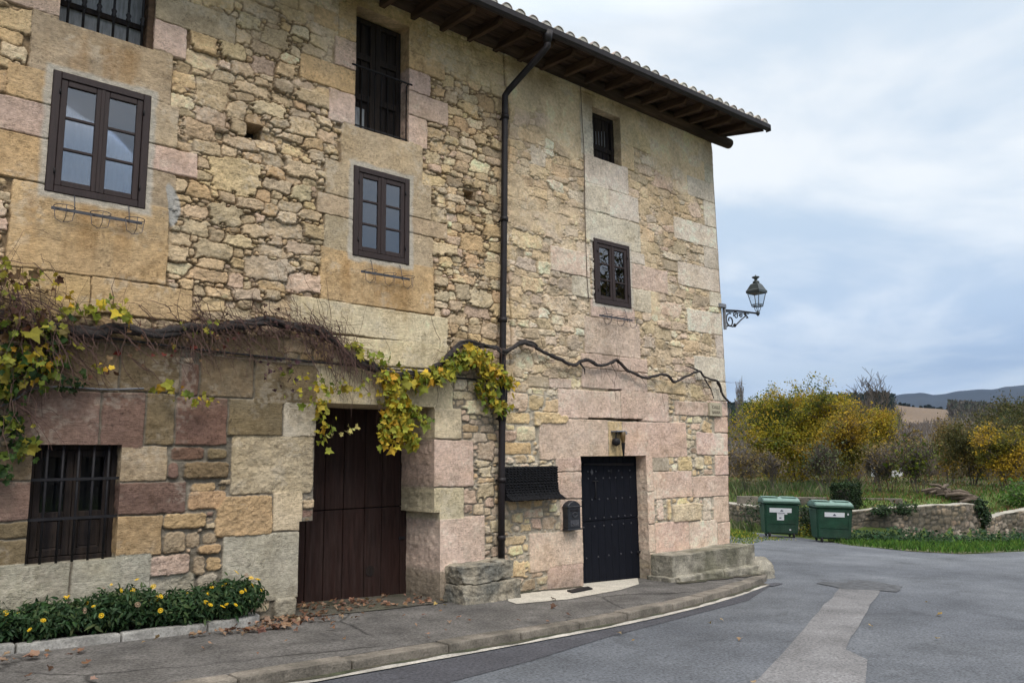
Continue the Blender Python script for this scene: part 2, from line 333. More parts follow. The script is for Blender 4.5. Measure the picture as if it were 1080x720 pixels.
ridge = [(0.9864,0.05272), (1.0524,0.05297), (1.1056,0.05894), (1.1313,0.06013), (1.1612,0.05886), (1.1755,0.05390), (1.2040,0.05056), (1.2270,0.04642), (1.2583,0.04302), (1.2924,0.03653)]
mount = [(0.9869,0.06200), (1.0741,0.05901), (1.1311,0.05792), (1.1615,0.06212), (1.1861,0.06477), (1.1976,0.06474), (1.2096,0.06095), (1.2236,0.06132), (1.2349,0.06390), (1.2450,0.06442), (1.2513,0.06460), (1.2646,0.06439), (1.2780,0.06671), (1.2953,0.06772), (1.3370,0.07007)]
def HR(az): return np.interp(az, [p[0] for p in ridge], [p[1] for p in ridge])+0.0012*(vn(az*60, az*0, 5)-0.5)
def MR(az): return np.interp(az, [p[0] for p in mount], [p[1] for p in mount])+0.0010*(vn(az*90, az*0, 9)-0.5)

def build_terrain():
    A = np.concatenate([np.linspace(-math.pi, R(35), 60, endpoint=False), np.linspace(R(35), R(85), 201), np.linspace(R(85), math.pi, 40)[1:]])
    rs = [0.0]; q = 0.6
    while rs[-1] < 8800: rs.append(rs[-1]+q); q = max(0.35 if 20 < rs[-1] < 40 else 0.6, rs[-1]*0.022)
    rs = np.array(rs[1:]); AA, RR = np.meshgrid(A, rs)
    X = RR*np.sin(AA); Y = RR*np.cos(AA)-8.8
    Z = tz(X, Y)
    Z += np.where(RR > 150, (fbm(X/120, Y/120, 3, 4)-0.5)*np.clip(RR*0.006, 0, 5), 0)+np.where(RR > 2500, (fbm(X/500, Y/500, 4, 8)-0.5)*60*sstep(2500, 5500, RR), 0)
    n, m = X.shape
    V = np.stack([X, Y, Z], -1).reshape(-1, 3)
    V = np.vstack([V, [[0, -8.8, float(zroad(0.0))]]])
    idx = np.arange(n*m).reshape(n, m)
    j2 = np.roll(idx, -1, 1)
    q = np.stack([idx[:-1], idx[1:], j2[1:], j2[:-1]], -1).reshape(-1, 4)
    q = q[:, ::-1]
    # colours: garden grass, woodland floor, ploughed field, forest, far range
    r = RR.ravel(); az = AA.ravel(); x = X.ravel(); y = Y.ravel(); z = Z.ravel()
    c = np.tile(np.array([0.080, 0.110, 0.032]), (len(r), 1))
    nz = fbm(x/6, y/6, 3, 3)[:, None]
    c = c*(0.7+0.6*nz)
    wood = np.array([0.075, 0.062, 0.045])*(0.7+0.6*fbm(x/25, y/25, 3, 6)[:, None])
    t = sstep(36, 50, r)[:, None]; c = c*(1-t)+np.array([0.085, 0.078, 0.04])*(0.7+0.6*nz)*t
    t = sstep(75, 120, r)[:, None]; c = c*(1-t)+wood*t
    fieldm = ((r > 560) & (r < 960) & (az > FA[0]) & (az < FA[1])).astype(float)
    t = fieldm[:, None]; c = c*(1-t)+np.array([0.15, 0.112, 0.08])*(0.85+0.3*vn(x/30, y/80, 2)[:, None])*t
    t = (r > 2000)[:, None]; c = np.where(t, np.array([0.026, 0.030, 0.030])*(0.6+0.8*fbm(x/350, y/350, 4, 12)[:, None]), c)
    c = np.vstack([c, c[:1]])
    o = np_obj('terrain', V, q, M['stone'] if False else M['terrain'], c, True)
    tag(o, kind='structure')
FA = ((1.1727,0.04214)[0], (1.2328,0.03990)[0])
M['terrain'] = mat('terrain_ground', (0.1, 0.1, 0.05), 0.95, 0.25, 0.5, bump=0.5, bscale=3, attr=True, spec=0.1, bdist=0.05)
build_terrain()

# ------------------------------------------------------------------ street surfaces
def sheet(name, pts, zoff, mt, zf=zroad, kind='structure', sub=0):
    bm = bmesh.new(); vs = [bm.verts.new((p[0], p[1], float(zf(p[0]))+zoff)) for p in pts]
    f = bm.faces.new(vs); f.normal_update()
    if f.normal.z < 0: f.normal_flip()
    bmesh.ops.triangulate(bm, faces=bm.faces, ngon_method='EAR_CLIP')
    me = bpy.data.meshes.new(name); bm.to_mesh(me); bm.free()
    return tag(link(name, me, mt), kind=kind)
def smooth_line(pts, n):
    P = np.array(pts, float); t = np.arange(len(P)); q = np.linspace(0, len(P)-1, n)
    out = []
    for s in q:
        i = min(int(s), len(P)-2); u = s-i
        p0 = P[max(i-1, 0)]; p1 = P[i]; p2 = P[i+1]; p3 = P[min(i+2, len(P)-1)]
        out.append(0.5*((2*p1)+(-p0+p2)*u+(2*p0-5*p1+4*p2-p3)*u*u+(-p0+3*p1-3*p2+p3)*u**3))
    return np.array(out)
def ragged(pts, step=0.4, amp=0.08, seed=1):
    P = [np.array(p, float) for p in pts]; out = []; rg = np.random.default_rng(seed)
    for a, b in zip(P, P[1:]+P[:1]):
        n = max(1, int(np.linalg.norm(b-a)/step)); d = (b-a)/max(np.linalg.norm(b-a), 1e-6); nn = np.array([-d[1], d[0]])
        for k in range(n): out.append(tuple(a+(b-a)*k/n+nn*rg.normal(0, amp)*(1 if k else 0.3)))
    return out
road_pts = [(-25, -14), (12, -14), (15, -6.2), (17.3, -3.7), (19.8, -2.95), (30, -3.8), (45, -6.0), (45, -3.6), (33, -1.9), (25.84, -1.15), (22.9, -0.5), (22.5, 0.6), (23.0, 2.4), (23.9, 3.6), (24.9, 5.2), (25.9, 7.4), (27.0, 11), (25, 14), (19, 14), (14, 9), (12, -0.2), (-25, -0.2)]
sheet('road', ragged(road_pts, 0.6, 0.05), 0.010, M['asphalt'])
sheet('gravel_shoulder', [(12, -14), (14.7, -6.5), (17.0, -3.9), (19.6, -3.1), (30, -4.0), (45, -6.2), (60, -14)], 0.006, M['gravel'])
KERB = smooth_line([(-8, -3.05), (-3, -2.72), (0.5, -2.55), (2.95, -2.43), (5.0, -2.32), (7.0, -2.19), (8.57, -1.99), (10.2, -1.66), (11.8, -1.22), (12.75, -0.90), (13.25, -0.62)], 90)
def off_line(L, d):
    T = np.gradient(L, axis=0); T /= np.linalg.norm(T, axis=1)[:, None]; return L+np.stack([T[:, 1], -T[:, 0]], 1)*d
def strip(name, La, Lb, zoff, mt, zf=zroad):
    n = len(La); V = [(p[0], p[1], float(zf(p[0]))+zoff) for p in La]+[(p[0], p[1], float(zf(p[0]))+zoff) for p in Lb]
    Fq = [(i, i+n, i+n+1, i+1) for i in range(n-1)]
    return tag(np_obj(name, V, Fq, mt), kind='structure')
wl = KERB[:-13]
wj = 0.012*(np.random.default_rng(3).random(len(wl))-0.5)
La = off_line(wl, 0.02); Lb = off_line(wl, 0.155+wj[0]); Lb = Lb+wj[:, None]
strip('white_line', La, Lb, 0.022, M['whiteline'])
dl = [p for p in off_line(KERB, 0.17)[20:-8]]
sheet('new_asphalt_patch', [tuple(p) for p in dl]+[(10.470,-2.005), (6.660,-2.676), (5.210,-3.034), (4.071,-3.232), (2.746,-3.475)], 0.0145, M['asphaltdark'])
sheet('concrete_strip', ragged([(13.124,-2.071), (13.678,-2.505), (8.222,-4.597), (7.915,-4.969), (6.860,-5.437), (5.061,-6.241), (4.089,-5.485), (6.323,-4.755)], 0.7, 0.012, 4), 0.018, M['concrete'])
sheet('rough_patch', ragged([(13.340,-1.551), (14.554,-1.695), (14.249,-2.590), (13.407,-2.873), (12.999,-2.199)], 0.25, 0.07, 6), 0.020, M['asphaltrough'])
sheet('drain_hole', ragged([(12.279,-1.161), (12.813,-1.057), (12.808,-1.206), (12.292,-1.314)], 0.2, 0.02, 6), 0.021, M['asphaltdark'])
# pavement slab between the kerb and the house
inner = off_line(KERB, -0.20)
sheet('pavement', [tuple(p) for p in inner]+[(13.2, 0.3), (6.4, 0.3), (6.4, 1.2), (4.2, 1.2), (4.2, 0.3), (-8, 0.3)], 0.0, M['sidewalk'], zwalk)
def build_kerb():
    mb = MB(); d = np.r_[0, np.cumsum(np.linalg.norm(np.diff(KERB, axis=0), axis=1))]; s = 0.3; k = 0; rg = random.Random(4)
    out_l = KERB; in_l = off_line(KERB, -0.215)
    at = lambda L, q: (np.interp(q, d, L[:, 0]), np.interp(q, d, L[:, 1]))
    while s < d[-1]-0.05:
        l = rg.uniform(0.75, 1.15); e = min(s+l, d[-1]); qs = np.linspace(s+0.008, e-0.008, 4)
        pts = [at(out_l, q) for q in qs]+[at(in_l, q) for q in qs[::-1]]
        j = rg.uniform(-0.008, 0.008)
        mb.prismz(pts, -0.2, 0.004+j, bev=0.018, zf=lambda x, y: float(zwalk(x)))
        s = e
    return tag(mb.build('kerb', M['kerb']), kind='structure')
build_kerb()

# ------------------------------------------------------------------ masonry
PAL = dict(o=(0.51, 0.355, 0.20), y=(0.56, 0.42, 0.245), c=(0.58, 0.485, 0.335), p=(0.55, 0.408, 0.335), d=(0.225, 0.145, 0.118), g=(0.425, 0.335, 0.23), k=(0.55, 0.475, 0.39), b=(0.22, 0.165, 0.10), w=(0.44, 0.40, 0.32), r=(0.20, 0.118, 0.088), q=(0.37, 0.30, 0.24))
PAL = {k: np.array(v) for k, v in PAL.items()}
PALR = {k: v*(0.64 if k not in 'brd' else 0.85)+np.array([0.51, 0.378, 0.245])*(0.40 if k not in 'brd' else 0.10) for k, v in PAL.items()}
class Masonry:
    def __init__(s, xs, zs, seed=1):
        s.xs = np.asarray(xs); s.zs = np.asarray(zs); s.X, s.Z = np.meshgrid(s.xs, s.zs); s.rg = np.random.default_rng(seed); s.seed = seed
        sh = s.X.shape
        s.E = np.full(sh, -1.0); s.id = np.full(sh, -1, np.int32); s.col = []; s.off = []; s.sty = []; s.cen = []
        s.WX = s.X+0.015*(fbm(s.X*6, s.Z*6, 4, seed)-0.5)*2+0.008*(fbm(s.X*38, s.Z*38, 2, seed+4)-0.5)*2; s.WZ = s.Z+0.014*(fbm(s.X*6, s.Z*6, 4, seed+50)-0.5)*2+0.008*(fbm(s.X*38, s.Z*38, 2, seed+54)-0.5)*2
        s.AX = s.X+0.013*(fbm(s.X*8, s.Z*8, 4, seed+9)-0.5)*2; s.AZ = s.Z+0.013*(fbm(s.X*8, s.Z*8, 4, seed+7)-0.5)*2
    def stone(s, col, off, sty, cen=(0, 0)):
        s.cen.append(cen); s.col.append(col); s.off.append(off); s.sty.append(sty); return len(s.col)-1
    def win(s, x0, x1, z0, z1):
        i0, i1 = np.searchsorted(s.xs, (x0, x1)); j0, j1 = np.searchsorted(s.zs, (z0, z1)); return slice(j0, j1), slice(i0, i1)
    def jit(s, c, v=0.10): return c*(1+s.rg.normal(0, v))*(1+s.rg.normal(0, 0.014, 3))
    def block(s, x0, z0, x1, z1, code, sty='a', rnd=None, off=None):
        sl = s.win(x0-0.08, x1+0.08, z0-0.08, z1+0.08)
        if s.X[sl].size == 0: return
        A, B = (s.AX, s.AZ) if sty == 'a' else (s.WX, s.WZ)
        r = rnd if rnd is not None else (s.rg.uniform(0.008, 0.035) if sty == 'a' else 0.05)
        g = 0.0015 if sty == 'a' else 0.010
        hx = (x1-x0)/2-g; hz = (z1-z0)/2-g; cx = (x0+x1)/2; cz = (z0+z1)/2; tl = s.rg.normal(0, 0.008)
        dx = A[sl]-cx; dz = B[sl]-cz-tl*dx; r = min(r, hx*0.9, hz*0.9)
        qx = np.abs(dx)-hx+r; qz = np.abs(dz)-hz+r
        sd = np.hypot(np.maximum(qx, 0), np.maximum(qz, 0))+np.minimum(np.maximum(qx, qz), 0)-r
        e = -sd; m = (e > 0) & (e > s.E[sl])
        i = s.stone(s.jit(PAL[code], 0.06), s.rg.uniform(0.004, 0.016) if off is None else off, 0 if sty == 'a' else 1)
        s.E[sl] = np.where(m, e, s.E[sl]); s.id[sl] = np.where(m, i, s.id[sl])
    def rubble(s, zone, sizes, avoid=None, T=1.42):
        """zone(x,z)->(palette string, size scale, off spread); sizes: list of (a,b,tries)"""
        res = 0.016; x0, z0 = s.xs[0]-0.3, s.zs[0]-0.3
        nx = int((s.xs[-1]+0.3-x0)/res); nz = int((s.zs[-1]+0.3-z0)/res); occ = np.zeros((nz, nx), bool)
        gx = x0+(np.arange(nx)+0.5)*res; gz = z0+(np.arange(nz)+0.5)*res
        ii = np.clip(np.searchsorted(s.xs, gx), 0, len(s.xs)-1); jj = np.clip(np.searchsorted(s.zs, gz), 0, len(s.zs)-1)
        occ |= (s.id[jj][:, ii] >= 0)
        if avoid is not None:
            for (ax0, ax1, az0, az1) in avoid: occ[(gz > az0)[:, None] & (gz < az1)[:, None] & (gx > ax0) & (gx < ax1)] = True
        d1 = np.full(s.X.shape, 9.0); d2 = np.full(s.X.shape, 9.0); sc_ = np.full(s.X.shape, 0.05); sid = np.full(s.X.shape, -1, np.int32)
        for (a, b, tries) in sizes:
            px = s.rg.uniform(s.xs[0]-0.1, s.xs[-1]+0.1, tries); pz = s.rg.uniform(s.zs[0]-0.1, s.zs[-1]+0.1, tries)
            ra = np.exp(s.rg.normal(0, 0.24, (tries, 2)))
            for t in range(tries):
                pal, k, osp = zone(px[t], pz[t]); A = a*k*ra[t, 0]; B = b*k*ra[t, 1]
                if B > A*1.15: A, B = B, A
                f = 0.86
                i0 = int((px[t]-A*f-x0)/res); i1 = int((px[t]+A*f-x0)/res)+1; j0 = int((pz[t]-B*f-z0)/res); j1 = int((pz[t]+B*f-z0)/res)+1
                if i0 < 0 or j0 < 0 or i1 >= nx or j1 >= nz or occ[j0:j1, i0:i1].any(): continue
                occ[j0:j1, i0:i1] = True
                c = PALR[pal[s.rg.integers(len(pal))]]
                n = s.stone(s.jit(c, 0.12), s.rg.uniform(-osp, osp*1.3), 1, (px[t], pz[t]))
                ang = np.array([0, 0.5, 1, 1.5])*math.pi+s.rg.normal(0, 0.13, 4); ofs = s.rg.uniform(0.92, 1.08, 4)
                for q in range(4):
                    if s.rg.random() < 0.45: ang = np.append(ang, (q*0.5+0.25)*math.pi+s.rg.normal(0, 0.2)); ofs = np.append(ofs, s.rg.uniform(0.98, 1.28))
                sl = s.win(px[t]-A*T*1.25-0.03, px[t]+A*T*1.25+0.03, pz[t]-B*T*1.3-0.03, pz[t]+B*T*1.3+0.03)
                if s.X[sl].size == 0: continue
                u = (s.WX[sl]-px[t])/A; v = (s.WZ[sl]-pz[t])/B; d = 0
                for an, of in zip(ang, ofs): d = d+np.maximum((u*math.cos(an)+v*math.sin(an))/of, 0)**12
                d = d**(1/12)
                D1 = d1[sl]; D2 = d2[sl]; better = d < D1
                d2[sl] = np.where(better, D1, np.minimum(D2, d)); d1[sl] = np.where(better, d, D1)
                sid[sl] = np.where(better, n, sid[sl]); sc_[sl] = np.where(better, 0.75*B+0.1*A, sc_[sl])
        e = np.minimum((d2-d1)*0.5, T-d1)*sc_
        m = (s.id < 0) & (e > 0)
        s.E = np.where(s.id < 0, e, s.E); s.id = np.where(m, sid, s.id)
    def finish(s, jd, jw, mcol, rough=0.012, low=False):
        """jd joint depth, jw edge width arrays (or floats); mcol mortar colour array"""
        col = np.array(s.col+[[0, 0, 0]]); off = np.array(s.off+[0.0]); sty = np.array(s.sty+[1]); cen = np.array(s.cen+[(0, 0)]); tl = s.rg.normal(0, 0.055, cen.shape)
        st = sty[s.id]; W = np.where(st == 0, np.where(low, np.where(s.X < 7.45, 0.016, 0.011), 0.008), jw)
        t = np.where(s.id >= 0, sstep(0.0, 1.0, np.clip(s.E, 0, None)/W), 0)
        t2 = np.sqrt(np.clip(t, 0, 1))
        n1 = fbm(s.X*14, s.Z*14, 4, s.seed+3)-0.5; n2 = fbm(s.X*45, s.Z*45, 3, s.seed+5)-0.5; n0 = fbm(s.X*4, s.Z*4, 2, s.seed+23)-0.5
        stone_h = off[s.id]+np.where(st == 0, n1*0.012+n2*0.006+n0*0.012, n1*rough*1.5+n2*rough*1.2)
        fc = fbm(s.X*7, s.Z*9, 3, s.seed+83)*9; ff = fc-np.floor(fc); terr = (np.floor(fc)+sstep(0.38, 0.62, ff))/9-0.5
        ct = cen[s.id]; tt_ = tl[s.id]; tilt = np.clip(tt_[..., 0]*(s.X-ct[..., 0])+tt_[..., 1]*(s.Z-ct[..., 1]), -0.015, 0.015)
        dome = np.where(st == 1, 0.003*np.minimum(s.E/0.03, 1)+tilt+terr*rough*2.6, terr*0.008)
        JD = np.where(st == 0, np.minimum(jd, 0.02), jd)
        mort = -JD+0.012*n1+0.008*n2
        s.H = mort*(1-t2)+(stone_h+dome)*t2
        cm = mcol*(0.85+0.6*(n1+0.25))[..., None]
        nn = fbm(s.X*7, s.Z*9, 3, s.seed+31); n3 = fbm(s.X*28, s.Z*28, 3, s.seed+37)
        n4 = fbm(s.X*70, s.Z*70, 2, s.seed+41); pit = sstep(0.60, 0.78, n4)*sstep(0.35, 0.65, fbm(s.X*5, s.Z*5, 2, s.seed+43)); n5 = fbm(s.X*1.7, s.Z*1.7, 3, s.seed+47)
        cs = col[s.id]*(0.57+0.34*nn+0.26*n3+0.26*n5)[..., None]*(1-0.42*pit)[..., None]
        hu = (fbm(s.X*2.3, s.Z*2.9, 3, s.seed+53)-0.5)[..., None]; cs = cs*(1+hu*np.array([0.04, -0.015, -0.14]))
        tt = np.clip(t*1.6-0.25, 0, 1)[..., None]
        cm = np.where(((st == 0) & ~np.asarray(low))[..., None], cm*0.35+cs*0.45, cm)
        s.C = cm*(1-tt)+cs*tt; s.t = t

def hole_mesh(ms, holes, fmap, depths, nsub):
    """grid mesh with rectangular holes and their reveals; fmap(X,Z,H)->xyz"""
    nz, nx = ms.X.shape
    cxm = (ms.xs[:-1]+ms.xs[1:])/2; czm = (ms.zs[:-1]+ms.zs[1:])/2
    hid = np.full((nz-1, nx-1), -1)
    for k, (x0, x1, z0, z1) in enumerate(holes):
        i0, i1 = np.searchsorted(cxm, (x0, x1)); j0, j1 = np.searchsorted(czm, (z0, z1)); hid[j0:j1, i0:i1] = k
    idx = np.arange(nz*nx).reshape(nz, nx)
    keep = hid < 0
    quads = np.stack([idx[:-1, :-1], idx[:-1, 1:], idx[1:, 1:], idx[1:, :-1]], -1)[keep]
    V = fmap(ms.X, ms.Z, ms.H).reshape(-1, 3); C = ms.C.reshape(-1, 3)
    VV = [V]; CC = [C]; QQ = [quads]; base = len(V)
    E = []
    for (ja, ia, jb, ib, mask_a, mask_b) in ():
        pass
    # vertical cell borders
    a = hid[:, :-1]; b = hid[:, 1:]
    for j, i in zip(*np.nonzero((a >= 0) != (b >= 0))):
        k = max(a[j, i], b[j, i]); e = (idx[j, i+1], idx[j+1, i+1]); inx = 1 if b[j, i] >= 0 else -1
        E.append((e if inx > 0 else e[::-1], k, (j, i+1, 0, -inx)))
    a = hid[:-1]; b = hid[1:]
    for j, i in zip(*np.nonzero((a >= 0) != (b >= 0))):
        k = max(a[j, i], b[j, i]); e = (idx[j+1, i], idx[j+1, i+1]); inz = 1 if b[j, i] >= 0 else -1
        E.append((e[::-1] if inz > 0 else e, k, (j+1, i, -inz, 0)))
    if E:
        e0 = np.array([q[0] for q in E]); kk = np.array([q[1] for q in E]); ks = np.array(nsub)[kk]
        flat = ms.C.reshape(-1, 3)
        # colour sampled a few cells outside the edge so that joints run on into the reveal
        def shifted(v, q):
            j, i = divmod(int(v), nx); tj, ti = (1, 0) if q[3] else (0, 1); c_ = 0
            for k in range(2, 18, 3):
                for l in (-2, 0, 2): c_ = c_+flat[min(max(j+q[2]*k+tj*l, 0), nz-1)*nx+min(max(i+q[3]*k+ti*l, 0), nx-1)]
            return c_/18
        ca = np.array([shifted(q[0][0], q[2]) for q in E]); cb = np.array([shifted(q[0][1], q[2]) for q in E])
        D = np.array(depths)[kk]
        K = 24
        P0 = V[e0[:, 0]]; P1 = V[e0[:, 1]]
        lay0 = []; lay1 = []
        for s_ in range(K+1):
            f = s_/K
            for P, L, c_ in ((P0, lay0, ca), (P1, lay1, cb)):
                Q = P.copy(); y = P[:, 1]+(D-P[:, 1])*f
                n = (fbm(y*14+P[:, 0]*3, P[:, 2]*14, 3, 77)-0.5)*0.022*min(1, s_/3)
                Q[:, 1] = y
                Q[:, 0] += n; Q[:, 2] += n*0.5
                L.append((Q, c_*(0.55+0.5*fbm(y*9+P[:, 0]*5, P[:, 2]*9, 3, 78)+0.4*fbm(y*35+P[:, 0]*35, P[:, 2]*35, 2, 79))[:, None]))
        for s_ in range(K):
            n = len(E); VV += [lay0[s_][0], lay1[s_][0], lay1[s_+1][0], lay0[s_+1][0]]; CC += [lay0[s_][1], lay1[s_][1], lay1[s_+1][1], lay0[s_+1][1]]
            q = base+np.stack([np.arange(n), np.arange(n)+n, np.arange(n)+2*n, np.arange(n)+3*n], -1); QQ.append(q); base += 4*n
    V = np.vstack(VV); C = np.vstack(CC); Q = np.vstack(QQ)
    used = np.zeros(len(V), bool); used[Q.ravel()] = True; re = np.cumsum(used)-1
    return V[used], re[Q], C[used]

# openings (x0,x1,z0,z1), reveal depth
W1 = (1.440, 2.402, 4.446, 5.752); W2 = (4.943, 5.820, 4.352, 5.580); W3 = (9.530, 10.452, 4.288, 5.414)
W4 = (9.600, 10.330, 6.865, 7.790); BALC = (4.940, 5.797, 6.115, 7.860); W0 = (1.455, 2.392, 6.300, 7.550); BAR = (1.520, 2.314, 0.775, 1.913)
GARU = (4.483, 6.244, 0.9, 2.432); GARL = (4.300, 6.335, -0.9, 1.02); DOOR = (9.075, 10.690, -0.9, 1.748)
PUT1 = (3.475, 3.690, 5.575, 5.760); PUT2 = (6.760, 6.985, 5.520, 5.665)
HOLES = [W1, W2, W3, W4, BALC, W0, BAR, GARU, GARL, DOOR, PUT1, PUT2]; DEPTH = [0.12, 0.12, 0.12, 0.34, 0.32, 0.34, 0.26, 1.00, 1.00, 0.34, 0.32, 0.32]
def EDGE(z): return np.interp(z, [-0.8, 0.14, 2.54, 5.0, 8.1], [13.07, 13.09, 13.245, 13.235, 13.20])
